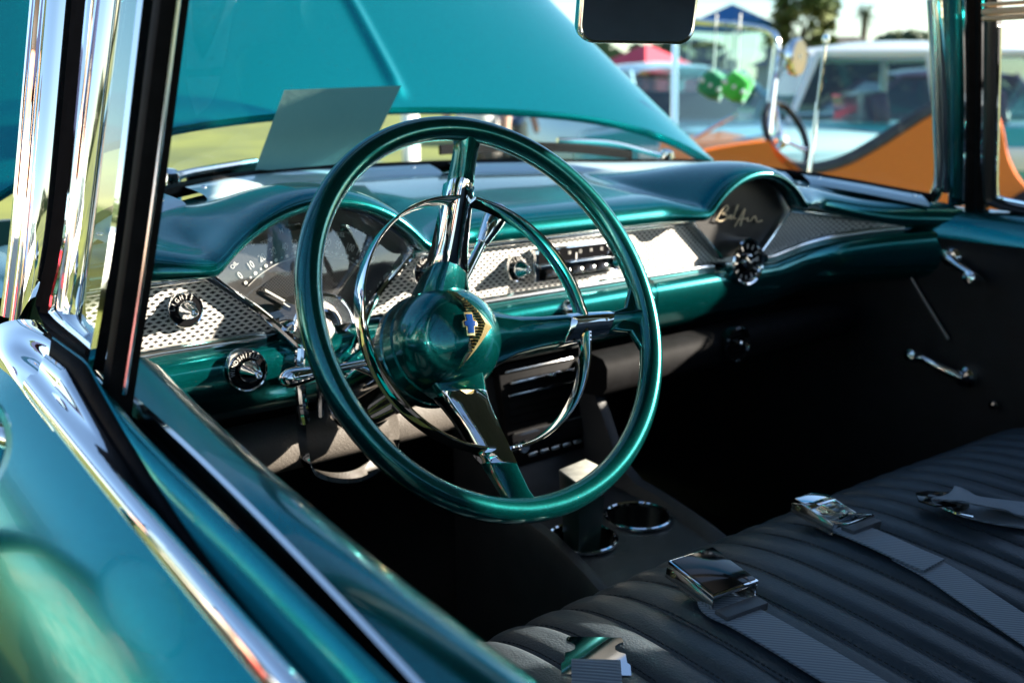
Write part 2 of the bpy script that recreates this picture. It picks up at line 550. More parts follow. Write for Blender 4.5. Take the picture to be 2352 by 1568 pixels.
# ---------------- fenders, cowl and engine bay (mostly behind the pillar, they close the car)
def fender(sgn, name):
    rows = []
    for i in range(26):
        y = 1.16 + i * 0.07
        w = 0.775 + 0.03 * math.sin(min(1, (y - 1.1) / 1.5) * math.pi)
        prof = [(w - 0.13, -0.205), (w - 0.08, -0.20), (w - 0.03, -0.225), (w, -0.29), (w + 0.02, -0.40), (w + 0.02, -0.58), (w, -0.80), (w - 0.03, -0.95)]
        rows.append([Vector((CX + sgn * a, y, z - 0.02 * smooth((y - 1.1) / 1.6))) for a, z in prof])
    MB().grid(rows).build(name, 'body', car, auto=50)
fender(-1, 'fender'); fender(1, 'fender')
def cowl():
    rows = []
    for i in range(41):
        u = -1 + i / 20
        x = CX + 0.70 * u
        yb = 1.455 - 0.40 * abs(u) ** 3.2
        rows.append([Vector((x, yb - 0.03, -0.165 - 0.03 * u * u)), Vector((x, yb + 0.0, -0.140 - 0.035 * u * u)), Vector((x, yb + 0.10, -0.150 - 0.05 * u * u)), Vector((x, 1.60 - 0.1 * u * u, -0.165 - 0.05 * u * u)), Vector((x, 1.62 - 0.1 * u * u, -0.45))])
    MB().grid(rows).build('cowl_panel', 'body', car, auto=50)
    MB().box((CX, 1.66, -0.55), (1, 0, 0), (0, 1, 0), (0, 0, 1), 0.72, 0.01, 0.36).build('firewall', 'black', car)
    # engine bay
    b = MB().box((CX, 2.15, -0.52), (1, 0, 0), (0, 1, 0), (0, 0, 1), 0.26, 0.36, 0.16)
    b.build('engine_block', 'black', car, bevel=0.03)
cowl()

# ---------------- windshield: base and header curves
WB = [(0.262, 1.085, -0.150), (0.30, 1.14, -0.142), (0.345, 1.19, -0.133), (0.414, 1.235, -0.120), (0.52, 1.335, -0.1185), (0.635, 1.41, -0.1188), (0.775, 1.43, -0.1195), (0.94, 1.42, -0.1195),
      (1.12, 1.40, -0.123), (1.28, 1.36, -0.128), (1.44, 1.28, -0.131), (1.545, 1.15, -0.147), (1.60, 1.06, -0.160), (1.635, 0.99, -0.172), (1.655, 0.93, -0.180)]
def base_curve(n): return spline(WB, n)
def glass_top(p, h):
    """point h metres up the glass from base point p (the screen rakes back and leans in)"""
    e = abs(p.x - CX) / 0.71
    rake = 0.62 * (1 - 0.80 * e ** 2.5)
    lean = -0.19 * math.copysign(1, p.x - CX) * e ** 4
    return Vector((p.x + lean * h, p.y - rake * h, p.z + h))
def windshield():
    B = base_curve(64)
    hs = [0, .05, .1, .16, .22, .28, .34, .40]
    MB().grid([[glass_top(p, h + 0.004) for p in B] for h in hs]).build('windshield_glass', 'windshield', car, auto=0)
    # rubber gasket
    MB().tube([p + Vector((0, -0.004, -0.004)) for p in B], 0.0095, 8).build('windshield_gasket', 'rubber', car)
    # pale garnish moulding inside the glass, in five lengths with screws
    cuts = [(2, 13), (15, 31), (32, 49), (50, 61)]
    for a, b in cuts:
        seg = B[a:b + 1]
        rows = []
        for k in range(len(seg)):
            p = seg[k]
            inward = Vector((CX - p.x, 0.55 - p.y, 0)).normalized()
            inward = (inward + Vector((0, -0.6, 0))).normalized()
            w = 0.058
            drop = -0.004
            rows.append([p + inward * 0.006 + Vector((0, 0, -0.013)), p + inward * 0.008 + Vector((0, 0, -0.001)), p + inward * 0.016 + Vector((0, 0, 0.001)), p + inward * 0.034 + Vector((0, 0, -0.003)), p + inward * 0.050 + Vector((0, 0, -0.008)), p + inward * w + Vector((0, 0, -0.015))])
        g = MB().grid(rows).build('windshield_garnish', 'garnish', car, auto=50)
        for k in (1, len(seg) - 2):
            p = seg[k]; inward = (Vector((CX - p.x, 0.55 - p.y, 0)).normalized() + Vector((0, -0.6, 0))).normalized()
            MB().lathe([(0.0001, 0.0030), (0.0022, 0.0027), (0.0042, 0.001), (0.0046, -0.001)], p + inward * 0.030 + Vector((0, 0, -0.0025)), (0, -0.1, 1), 12).build('screw', 'chrome', g)
M['garnish'] = paint('garnish_sky_sheen', (0.50, 0.66, 0.72), flake=False, metal=0.2, rough=0.3)  # pale base stands in for sky reflected along the garnish
windshield()

# ---------------- wipers
def wiper(name_pts, tip_pts, parent):
    pa = empty('wiper', name_pts[0], parent)
    MB().tube(spline(name_pts, 14), [0.0065] * 4 + [0.0055] * 10, 8).build('wiper_arm', 'chrome_soft', pa)
    MB().sweep(spline(tip_pts, 16), [(-.003, -.012), (.003, -.012), (.004, 0.002), (0, .006), (-.004, .002)], (0, 1, 0), (0, 0, 1)).build('wiper_blade', 'rubber', pa)
    MB().lathe([(0.0001, .016), (.012, .013), (.016, .0), (.018, -.03)], name_pts[0], (0, -.3, 1), 16).build('wiper_pivot', 'chrome', pa)
wiper([PY(388, 413, 1.40), PY(430, 398, 1.41), PY(500, 385, 1.43), PY(588, 371, 1.46)], [PY(430, 412, 1.43), PY(520, 393, 1.45), PY(700, 378, 1.47), PY(860, 365, 1.47)], car)
wiper([PY(1530, 360, 1.42), PY(1490, 350, 1.43), PY(1400, 328, 1.45), PY(1280, 322, 1.47)], [PY(1450, 352, 1.44), PY(1330, 338, 1.46), PY(1180, 333, 1.48), PY(1010, 340, 1.48)], car)

# ---------------- left side: windshield post, vent window, division bar
def ext(pts, zt=0.34):
    """carry a side-window line on up to the roof rail"""
    a, b = Vector(pts[1]), Vector(pts[0])
    d = (b - a) / (b.z - a.z)
    return [b + d * (zt - b.z)] + [Vector(p) for p in pts]
def offx(pts, dx): return [Vector(p) + Vector((dx, 0, 0)) for p in pts]
def mirror_x(pts): return [Vector((2 * CX - p.x, p.y, p.z)) for p in pts]
NL = Vector((-1, 0, 0.2)).normalized()
post = empty('windshield_post', PL(60, 735), car)
path = ext([PL(112, 0), PL(66, 517), PL(40, 735)])
prof = [(.033, -.022), (.036, -.006), (.031, .006), (.022, .011), (.013, .008), (.008, .001), (.003, .000), (-.004, .007), (-.012, .010), (-.020, .006), (-.025, -.004), (-.026, -.022)]
MB().sweep(spline(path, 24), prof, (0, 1, 0), NL).build('post_moulding', 'chrome', post, auto=50)
MB().sweep(spline(ext([PL(186, 0), PL(137, 517), PL(103, 690), PL(104, 722), PL(125, 757), PL(214, 826)]), 60), [(-.013, -.016), (.013, -.016), (.013, .001), (.006, .005), (0, .001), (-.006, .005), (-.013, .001)], (0, .86, .5), NL).build('vent_weatherstrip', 'rubber', post, auto=50)
MB().tube(spline(ext([PL(207, 0), PL(157, 517), PL(124, 690), PL(130, 728), PL(228, 806)]), 60), 0.0034, 8).build('weatherstrip_bead', 'chrome', post)
vw = empty('vent_window', PL(190, 760), car)
vpath = spline(ext([PL(248, 0), PL(188, 517), PL(163, 700), PL(170, 737), PL(226, 789)]), 60)
MB().sweep(vpath, [(-.0115, -.006), (-.0115, .004), (-.007, .008), (0, .006), (.006, .009), (.0115, .004), (.0115, -.006)], (0, .86, .5), NL).build('vent_frame', 'chrome', vw, auto=50)
gp = [PL(276, 0), PL(345, 0), PL(283, 517), PL(229, 800), PL(186, 742), PL(210, 517)]
gp = ext([gp[0], gp[5]])[:1] + gp[:1] + [gp[5], gp[4], gp[3], gp[2], gp[1]] + ext([gp[1], gp[2]])[:1]
MB().cap(gp).build('vent_glass', 'vent', vw, sm=False)
db = ext([PL(345, 0), PL(283, 517), PL(228, 848)])
MB().sweep(spline(db, 30), [(-.0036, -.006), (-.0036, .006), (-.001, .009), (.0036, .006), (.0036, -.006)], (0, 1, 0), NL).build('division_bar_trim', 'chrome', vw)
db2 = ext([PL(384, 0), PL(318, 517), PL(262, 900), PL(256, 960)])
MB().sweep(spline(db2, 30), [(-.0085, -.012), (-.0085, .007), (.0068, .007), (.0068, -.012)], (0, 1, 0), NL).build('division_bar', 'rubber', vw, bevel=.0015)
dbe = ext([PL(411, 0), PL(345, 517), PL(286, 905)])
MB().tube(spline(dbe, 20), .0014, 6).build('division_bar_edge', 'chrome_soft', vw)

# ---------------- driver door: skin, belt moulding, shoulder, window slot, inner cap
door = empty('driver_door', (0.2, 0.5, -0.9), car)
def curve(pts, X):
    q = sorted([PX(x, y, X) for x, y in pts], key=lambda p: p.y)
    ys = [p.y for p in q]; zs = [p.z for p in q]
    co = np.polyfit(ys, zs, 2)
    def g(y): return float(np.polyval(co, max(ys[0] - .05, min(ys[-1] + .06, y))))
    return g
zS0 = curve([(75, 919), (124, 981), (224, 1101), (331, 1246), (476, 1416), (605, 1568)], .160)
zS2 = curve([(210, 950), (249, 1014), (315, 1118), (373, 1200), (456, 1312), (580, 1478), (650, 1568)], .178)
zS3 = curve([(262, 957), (307, 1026), (365, 1138), (456, 1263), (501, 1316), (592, 1437), (700, 1568)], .183)
zS4 = curve([(300, 962), (327, 993), (414, 1080), (539, 1205), (652, 1317), (787, 1443), (905, 1568)], .200)
zS5 = curve([(292, 905), (327, 939), (414, 1026), (517, 1115), (652, 1246), (787, 1393), (945, 1568)], .212)
zS6 = curve([(310, 766), (366, 832), (494, 973), (648, 1091), (805, 1217), (968, 1339), (1103, 1456), (1202, 1551)], .272)
YD = [0.02 + i * 0.022 for i in range(48)]
def dl(curves, ys): return MB().grid([[Vector((x, y, z(y))) for x, z in curves] for y in ys])
# outer skin
skin = []
for i in range(70):
    y = -0.75 + i * 0.0272
    z0 = zS0(y)
    skin.append([Vector((x, y, z)) for x, z in ((.170, z0 + .004), (.160, z0 - .002), (.150, z0 - .008), (.133, z0 - .021), (.112, z0 - .043), (.094, z0 - .072), (.081, z0 - .108), (.073, z0 - .155), (.069, z0 - .22), (.070, z0 - .32), (.082, z0 - .47), (.110, z0 - .62), (.14, z0 - .68))])
MB().grid(skin).build('door_skin', 'body', door, auto=0)
YA = [-0.7 + i * 0.03 for i in range(30)] + [0.2 + i * .014 for i in range(46)]
YB = [y for y in YA if y <= 0.845]
def zz(f, lo=.2): return lambda y: f(max(y, lo))
s0, s2, s3, s4, s5, s6 = map(zz, (zS0, zS2, zS3, zS4, zS5, zS6))
s0c = s0
MB().grid([[Vector((.160, y, s0c(y) - .003)), Vector((.158, y, s0c(y) + .002)), Vector((.160, y, s0c(y) + .008)), Vector((.165, y, s0c(y) + .012)), Vector((.170, y, s0c(y) + .011)), Vector((.173, y, .5 * (s0c(y) + .012 + s2(y)))), Vector((.178, y, s2(y) + .002)), Vector((.181, y, s2(y) - .006))] for y in YB]).build('belt_moulding', 'chrome', door, auto=0)
MB().grid([[Vector((.1785, y, s2(y) - .004)), Vector((.1800, y, s2(y) + .000)), Vector((.1835, y, s3(y) + .000)), Vector((.185, y, s3(y) - .006))] for y in YB]).build('belt_dark_strip', 'rubber', door, auto=0)  # dark strip between the belt moulding and the shoulder
MB().grid([[Vector((.183, y, s3(y) - .004)), Vector((.1845, y, s3(y) + .001)), Vector((.189, y, .55 * s3(y) + .45 * s4(y) + .005)), Vector((.195, y, .25 * s3(y) + .75 * s4(y) + .004)), Vector((.200, y, s4(y))), Vector((.2015, y, s4(y) - .03))] for y in YB]).build('door_shoulder', 'body', door, auto=0)
MB().grid([[Vector((.2012, y, s4(y) - .010)), Vector((.206, y, s4(y) - .022)), Vector((.2122, y, s5(y) - .012))] for y in YB if y < .75]).build('window_slot', 'rubber', door)
MB().grid([[Vector((.2115, y, s5(y) - .02)), Vector((.212, y, s5(y))), Vector((.2145, y, s5(y) + .002)), Vector((.217, y, s5(y) - .001))] for y in YB]).build('slot_trim', 'chrome_soft', door)
def caprow(y):
    a, b = s5(y), s6(y)
    return [Vector((.2165, y, a - .002)), Vector((.224, y, a + .30 * (b - a) + .006)), Vector((.238, y, a + .5 * (b - a) + .011)), Vector((.254, y, a + .75 * (b - a) + .011)), Vector((.266, y, b + .004)), Vector((.272, y, b - .004)), Vector((.275, y, b - .016)), Vector((.274, y, b - .05))]
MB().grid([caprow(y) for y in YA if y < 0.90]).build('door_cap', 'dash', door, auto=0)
MB().grid([[Vector((.273, y, s6(y) - .045)), Vector((.290, y, s6(y) - .06)), Vector((.300, y, s6(y) - .15)), Vector((.285, y, -0.60)), Vector((.27, y, -.92))] for y in YA if y < 0.92]).build('door_trim_panel', 'dark_trim', door)
# chrome belt cap at the foot of the post, with its recessed finger pocket
def belt_cap():
    pa = empty('belt_cap', PL(100, 850), car)
    L = [(-60, 842), (-10, 868), (35, 905), (75, 950), (118, 1000)]
    R = [(84, 733), (128, 768), (180, 812), (224, 858), (262, 950)]
    ln = spline([PX(x, y, .158) for x, y in L], 26)
    rn = spline([PL(x, y) for x, y in R], 26)
    rows = []
    for i in range(26):
        a, b = ln[i], rn[i]
        t = i / 25
        pocket = smooth((t - .12) / .25) * smooth((.86 - t) / .22)
        row = []
        for k in range(17):
            s = k / 16
            p = a.lerp(b, s)
            bulge = 0.020 * math.sin(math.pi * min(1, s * 1.05)) ** 0.6 * (1 - .55 * t)
            dent = -0.013 * pocket * math.exp(-((s - 0.60) / 0.20) ** 2)
            groove = -0.004 * smooth((t - .25) / .3) * math.exp(-((s - 0.28) / 0.13) ** 2)
            row.append(p + Vector((-.55, -.25, .8)) * (bulge + dent + groove))
        rows.append([a + Vector((.004, 0, -.012))] + row + [b + Vector((.01, 0, -.012))])
    MB().grid(rows).build('cap_shell', 'chrome', pa, auto=0, sub=1)
belt_cap()
# door mirror whose edge shows at the frame's left border
dm = empty('door_mirror', PX(-30, 1180, .10), car)
mc = PX(-138, 1040, .073)
MB().lathe([(.0001, .030), (.016, .028), (.030, .020), (.039, .008), (.042, 0), (.0405, -.003), (.037, -.002)], mc, (-.25, 1, .10), 40).build('mirror_shell', 'chrome', dm)
MB().lathe([(.0001, -.0015), (.037, -.0015)], mc, (-.25, 1, .10), 40).build('mirror_glass', 'mirror', dm)
MB().tube([mc + Vector((.0, .02, -.030)), mc + Vector((.006, .08, -.055)), Vector((.090, mc.y + .19, -.375))], [.009, .008, .013], 12).build('mirror_stalk', 'chrome', dm)

# ================================================================== DASHBOARD
YS = 1.04                                     # plane of the silver insert
def yend(X):                                  # the dash sweeps back towards the doors at its far end
    return -2.9 * max(0.0, X - 1.42) ** 2 - 1.2 * max(0.0, 0.36 - X) ** 2
_gl, _gr = PY(485, 632, 1.03), PY(945, 572, 1.03)
GX, GH = (_gl.x + _gr.x) / 2, (_gr.x - _gl.x) / 2
GZC = (_gl.z + _gr.z) / 2
GZT = PY(734, 478, 1.03).z
_pl, _pr = PY(1592, 518, 1.03), PY(1812, 479, 1.03)
SX, SH = (_pl.x + _pr.x) / 2, (_pr.x - _pl.x) / 2
SZC = (_pl.z + _pr.z) / 2
SZT = PY(1735, 409, 1.03).z
ZT, ZB = -0.1975, -0.2665                     # top and bottom of the silver insert
def arc_z(X, c, h, zc, zt, pad):
    h2 = h + pad; s = (zt - zc) + pad
    R = (h2 * h2 + s * s) / (2 * s)
    d = R * R - (X - c) ** 2
    return (zt + pad - R + math.sqrt(d)) if d > 0 else -1
def lip(X):
    base = -0.186 - 0.035 * smooth((X - 1.40) / 0.2)
    k = 260.0
    vals = [base, arc_z(X, GX, GH, GZC, GZT, .006), arc_z(X, SX, SH, SZC, SZT, .006)]
    mx = max(vals)
    return mx + math.log(sum(math.exp(k * (v - mx)) for v in vals)) / k
def fanw(X):
    return max(smooth((1.7 - abs(X - GX) / GH) / .7), smooth((1.7 - abs(X - SX) / SH) / .7))
B_ = base_curve(200)
bx = [p.x for p in B_]; by = [p.y for p in B_]; bz = [p.z for p in B_]
dash = empty('dashboard', (CX, 1.04, -0.35), car)
def dash_top():
    n = 261
    cols = []
    for i in range(n):
        X = 0.262 + (1.650 - 0.262) * i / (n - 1)
        zl = lip(X); w = fanw(X)
        rise = zl + 0.186 + 0.035 * smooth((X - 1.40) / 0.2)          # how far the hood over a fan stands up
        Yl = 1.014 - 0.020 * w + yend(X); hh = 1 - .42 * w
        yw = float(np.interp(X, bx, by)) - 0.035; zw = float(np.interp(X, bx, bz)) - 0.012
        top = []
        fwd = max(yw - Yl - 0.05, 0.02)
        lipz = zl
        pts = [(1.060 + yend(X), lipz - .001), (Yl + .020, lipz - .004), (Yl + .006, lipz - .004), (Yl + .001, lipz + .000), (Yl, lipz + .006 * hh), (Yl + .002, lipz + .013 * hh), (Yl + .007, lipz + .020 * hh), (Yl + .016, lipz + .0265 * hh), (Yl + .030, lipz + .0315 * hh), (Yl + .048, lipz + .034 * hh)]
        z0 = lipz + .034 * hh; y0 = Yl + .048
        zr = z0 - rise
        for k in range(1, 13):
            t = k / 12
            y = y0 + fwd * t
            plain = zr + (zw - zr) * smooth(t ** 0.8)
            ridge = rise * (1 - smooth(t * 1.08)) 
            pts.append((y, plain + ridge + .0 * t))
        cols.append([Vector((X, y, z)) for y, z in pts])
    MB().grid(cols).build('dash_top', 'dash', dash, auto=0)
dash_top()
def strip_rows(x0, x1, prof, n=60):
    return [[Vector((X, y + yend(X), z)) for y, z in prof(X)] for X in [x0 + (x1 - x0) * i / (n - 1) for i in range(n)]]
# shadow box behind the lip, carrying the insert
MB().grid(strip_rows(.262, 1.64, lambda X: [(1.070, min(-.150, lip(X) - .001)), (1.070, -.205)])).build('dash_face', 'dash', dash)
def zbot(X): return ZB if X < 1.36 else ZB + (X - 1.36) / 0.235 * 0.038
def ztop(X): return ZT if X < 1.40 else ZT - (X - 1.40) / 0.195 * 0.030
def fan_ring(cx, h, zc, zt, za, wa, n=34):
    s = zt - zc
    R = (h * h + s * s) / (2 * s)
    a0 = math.asin(h / R)
    ring = [(cx + R * math.sin(-a0 + 2 * a0 * i / n), zt - R + R * math.cos(-a0 + 2 * a0 * i / n)) for i in range(n + 1)]
    ring += [(cx + wa, za), (cx - wa, za)]
    return ring
def inside(x, z, ring):
    c = False
    for (x1, z1), (x2, z2) in zip(ring, ring[1:] + ring[:1]):
        if (z1 > z) != (z2 > z) and x < (x2 - x1) * (z - z1) / (z2 - z1) + x1: c = not c
    return c
GZA, SZA = -0.283, -0.280
gring = fan_ring(GX, GH, GZC, GZT, GZA, .022)
sring = fan_ring(SX, SH, SZC, SZT, SZA, .02)
def insert_panel():
    nx, nz = 420, 20
    V, Fc = [], []
    for i in range(nx + 1):
        X = .262 + (1.597 - .262) * i / nx
        for j in range(nz + 1):
            V.append(Vector((X, YS + yend(X), ztop(X) + (zbot(X) - ztop(X)) * j / nz)))
    for i in range(nx):
        for j in range(nz):
            ids = (i * (nz + 1) + j, (i + 1) * (nz + 1) + j, (i + 1) * (nz + 1) + j + 1, i * (nz + 1) + j + 1)
            c_ = sum((V[k] for k in ids), Vector()) / 4
            if not (inside(c_.x, c_.z, gring) or inside(c_.x, c_.z, sring)): Fc.append(ids)
    MB().add(V, Fc).build('punched_insert', 'punched', dash, auto=0)
insert_panel()
def bead(x0, x1, zf, r, name, dy=-.002):
    xs = [x0 + (x1 - x0) * i / 50 for i in range(51)]
    MB().sweep([Vector((X, YS + yend(X) + dy, zf(X))) for X in xs], [(-r * 1.5, .004), (-r * 1.5, -.002), (-r * .9, -.0065), (0, -.008), (r * .9, -.0065), (r * 1.5, -.002), (r * 1.5, .004)], (0, 0, 1), (0, 1, 0)).build(name, 'chrome_soft', dash, auto=50)
gxl, gxr, sxl, sxr = GX - GH, GX + GH, SX - SH, SX + SH
for a, b in ((.262, gxl + .004), (gxr + .004, sxl), (sxr, 1.597)):
    bead(a, b, lambda X: ztop(X) + .003, .0036, 'insert_top_bead')
    bead(a if a < .3 else a - .045, b + (.055 if b < 1.3 else 0), lambda X: zbot(X) - .004, .0048, 'insert_bottom_bead')
# lower panel and glove box door
def low(X):
    z = zbot(X) - .012
    e = smooth((X - 1.36) / .25)
    return [(YS + .02, z + .004), (YS - .010, z + .003), (YS - .022, z - .002), (YS - .027, z - .012), (YS - .026, z - .035), (YS - .016, z - .062), (YS + .004, z - .082), (YS + .035, z - .092), (YS + .30, z - .10)]
XG0 = PY(1507, 700, 1.015).x
MB().grid(strip_rows(.262, XG0 - .0012, low)).build('lower_panel', 'dash', dash, auto=0)
MB().grid(strip_rows(XG0 + .0012, 1.64, low)).build('glove_box_door', 'dash', dash, auto=0)
MB().grid(strip_rows(XG0 - .004, XG0 + .004, lambda X: [(y + .006, z + .003) for y, z in low(X)], 4)).build('glove_box_gap', 'rubber', dash)

def shrink(ring, c, k):
    return [(c[0] + (x - c[0]) * k, c[1] + (z - c[1]) * k) for x, z in ring]
def bezel(ring, c, yf, yb, w, name, m, parent, inner='gloss_black'):
    """chrome frame round a fan: outer wall, rolled front edge, inner wall"""
    def R(k, y): return [Vector((x, y, z)) for x, z in shrink(ring, c, k)]
    rows = [R(1.0 + w, yb), R(1.0 + w, yf + .004), R(1.0 + .6 * w, yf), R(1.0, yf + .001), R(1.0 - .35 * w, yf + .006), R(1.0 - .4 * w, yb)]
    return MB().grid(rows, closed_u=True).build(name, m, parent, auto=40)

# ---------------- instrument cluster
cl = empty('instrument_cluster', (GX, YS, GZA), car)
gc = (GX, -0.205)
bezel(gring, gc, 1.027, 1.068, .045, 'cluster_bezel', 'chrome', cl)
YDI = 1.058
MB().cap([Vector((x, YDI, z)) for x, z in shrink(gring, gc, .99)]).build('dial_face', 'dial', cl, sm=False)
# cover glass: bowed and tipped back a little
gr_ = shrink(gring, gc, .975)
cen = Vector((gc[0], 1.018, gc[1]))
rows = []
for k in (0.02, .35, .6, .8, 1.0):
    rows.append([Vector((gc[0] + (x - gc[0]) * k, 1.0370 - .0015 * (1 - k * k) + .150 * (z - gc[1]) * k, gc[1] + (z - gc[1]) * k)) for x, z in gr_])
MB().grid(rows, closed_u=True).build('cover_glass', 'dial_glass', cl, auto=0)
# dial furniture: numerals, dots, words, needle
XA, ZA_ = Vector((1, 0, 0)), Vector((0, 0, 1))
nums = {0: (552, 633), 10: (576, 610), 20: (602, 592), 30: (627, 578), 40: (654, 568), 50: (676, 560), 60: (702, 555), 70: (728, 555), 80: (753, 558), 90: (777, 563), 100: (804, 569), 110: (828, 582), 120: (850, 593)}
npos = {k: PY(x, y, YDI - .001) for k, (x, y) in nums.items()}
piv = Vector((GX + .002, YDI - .001, GZA + .012))
for k, p in npos.items():
    # tilt follows the arc
    t = (k - 60) / 60
    a = math.radians(-34 * t)
    xa = Vector((math.cos(a), 0, math.sin(a))); za = Vector((-math.sin(a), 0, math.cos(a)))
    put_text(MB(), str(k), .0128, p, xa, za, .62).build('numeral', 'white', cl, sm=False, weld=False)
    rad = (p - piv).normalized()
    MB().lathe([(.0001, 0), (.0021, 0)], p - za * .0105 + Vector((0, -.0003, 0)), (0, -1, 0), 12).build('dial_dot', 'white', cl, sm=False)
    if k < 120:
        q = (p + npos[k + 10]) / 2
        MB().lathe([(.0001, 0), (.0012, 0)], q - za * .0100 + Vector((0, -.0003, 0)), (0, -1, 0), 10).build('dial_dot', 'white', cl, sm=False)
for s, (x, y), a in (('TEMP', (613, 555), 19), ('FUEL', (781, 539), -10), ('OIL', (538, 609), 40), ('VOLT', (853, 566), -30), ('C', (580, 560), 26), ('H', (646, 531), 12), ('0', (664, 520), 8), ('E', (756, 517), -4), ('F', (818, 530), -18), ('1', (834, 537), -20), ('L', (500, 612), 45), ('60', (561, 566), 30)):
    a = math.radians(a)
    put_text(MB(), s, .0074, PY(x, y, YDI - .001), (math.cos(a), 0, math.sin(a)), (-math.sin(a), 0, math.cos(a)), .85).build('dial_word', 'white', cl, sm=False, weld=False)
# small gauge windows
for (x, y), a in (((676, 521), 6), ((797, 524), -13), ((845, 548), -24), ((505, 600), 48)):
    a = math.radians(a)
    MB().box(PY(x, y, YDI - .001), (math.cos(a), 0, math.sin(a)), (0, 1, 0), (-math.sin(a), 0, math.cos(a)), .0085, .0006, .0042).build('gauge_window', 'gloss_black', cl, bevel=.0004)
# lighter band below the numerals, mesh field, needle
lo = [p - Vector((-math.sin(math.radians(-34 * (k - 60) / 60)), 0, math.cos(math.radians(-34 * (k - 60) / 60)))) * .0150 for k, p in npos.items()]
MB().tube([p + Vector((0, -.0004, 0)) for p in spline(lo, 40)], .0007, 6).build('dial_line', 'silver_print', cl)
inner_pts = [p + (piv - p) * .14 for p in spline(lo, 24)]
MB().cap(inner_pts + [piv + Vector((.012, 0, .03)), piv + Vector((-.012, 0, .03))]).build('dial_mesh', 'speaker', cl, sm=False)
nt = PY(609, 666, YDI - .004); nb = PY(668, 699, YDI - .004)
MB().sweep([nt, nb], [(-.0013, -.0006), (.0013, -.0006), (.0013, .0006), (-.0013, .0006)], (0, 0, 1), (0, 1, 0)).build('needle', 'white', cl)
# speckled half-moon selector housing at the foot of the cluster
hc = PY(735, 750, 1.006)
def halfdisc(r0, r1, y0, y1, a0=0, a1=180, n=30):
    mb = MB(); rows = []
    for i in range(n + 1):
        a = math.radians(a0 + (a1 - a0) * i / n)
        d = Vector((math.cos(a), 0, math.sin(a)))
        rows.append([hc + d * r0 + Vector((0, y1, 0)), hc + d * r0 + Vector((0, y0, 0)), hc + d * r1 + Vector((0, y0, 0)), hc + d * r1 + Vector((0, y1, 0))])
    return mb.grid(rows, closed_u=True)
halfdisc(.0215, .0365, -.004, .03).build('selector_band', 'glitter', cl, auto=40)
halfdisc(.0365, .0395, -.009, .03).build('selector_rim', 'chrome', cl, auto=40)
halfdisc(.019, .0220, -.009, .03).build('selector_inner_rim', 'chrome', cl, auto=40)
MB().lathe([(.0001, .014), (.008, .0128), (.014, .009), (.0185, 0), (.019, -.02)], hc + Vector((.002, .004, -.004)), (0, -1, -.1), 28).build('selector_dome', 'glitter', cl)
# chrome V legs running from the cluster corners to the column
for s in (-1, 1):
    pts = [Vector((GX + s * (GH + .006), 1.032, GZC - .002)), Vector((GX + s * GH * .60, 1.029, -.238)), Vector((GX + s * .034, 1.006, -.287)), Vector((GX + s * .022, .998, -.312)), Vector((GX + s * .021, 1.0, -.365))]
    MB().tube(spline(pts, 30), .0044, 8).build('cluster_leg', 'chrome', cl)

# ---------------- speaker grille with script and clock
sp = empty('speaker_grille', (SX, YS, -.27), car)
scn = (SX, -0.205)
bezel(sring, scn, 1.026, 1.062, .045, 'grille_bezel', 'chrome', sp)
MB().cap([Vector((x, 1.0375, z)) for x, z in shrink(sring, scn, .99)]).build('grille_cloth', 'speaker', sp, sm=False)
def cs(*pts): return [PY(1493 + a * .293, 402 + b * .293, 1.033) for a, b in pts]
scr = MB()
for st in (cs((512, 358), (540, 310), (572, 262), (604, 240), (612, 258), (590, 288), (566, 304), (596, 312), (604, 332), (580, 352), (545, 362), (528, 352)),
           cs((604, 340), (630, 332), (640, 318), (626, 318), (622, 338), (648, 338), (672, 280), (690, 236), (680, 252), (658, 330), (672, 340)),
           cs((664, 404), (700, 340), (738, 272), (742, 276), (724, 340), (708, 398)), cs((688, 350), (720, 346), (752, 340)),
           cs((756, 344), (768, 334), (764, 360), (780, 358)), cs((790, 362), (806, 334), (826, 326), (832, 352), (842, 366), (878, 358))):
    scr.tube(spline(st, len(st) * 5), .0013, 6)
scr.build('script_lettering', 'script', sp)
ck = empty('clock', (SX, 1.0, -.27), car)
cc = PY(1712, 601, 1.012)
ax_ = (0, -1, .05)
MB().lathe([(.038, -.03), (.038, .006), (.0362, .0085), (.0335, .007), (.032, .003)], cc, ax_, 40).build('clock_bezel', 'chrome', ck)
MB().lathe([(.0001, .002), (.0325, .002)], cc, ax_, 40).build('clock_face', 'gloss_black', ck)
tick = MB()
for i in range(12):
    a = i * math.pi / 6
    d = Vector((math.sin(a), 0, math.cos(a)))
    tick.box(cc + d * .0255 + Vector((0, -.003, 0)), d, (0, 1, 0), d.cross(Vector((0, 1, 0))), .0038, .0004, .0011)
tick.build('clock_marks', 'silver_print', ck, sm=False)
MB().lathe([(.013, .003), (.0125, .008), (.010, .010), (.0001, .010)], cc, ax_, 28).build('clock_hub', 'chrome', ck)
for a, ln in ((-50, .014), (70, .020)):
    d = Vector((math.sin(math.radians(a)), 0, math.cos(math.radians(a))))
    MB().box(cc + d * ln * .5 + Vector((0, -.0105, 0)), d, (0, 1, 0), d.cross(Vector((0, 1, 0))), ln * .5, .0004, .0009).build('clock_hand', 'white', ck, sm=False)

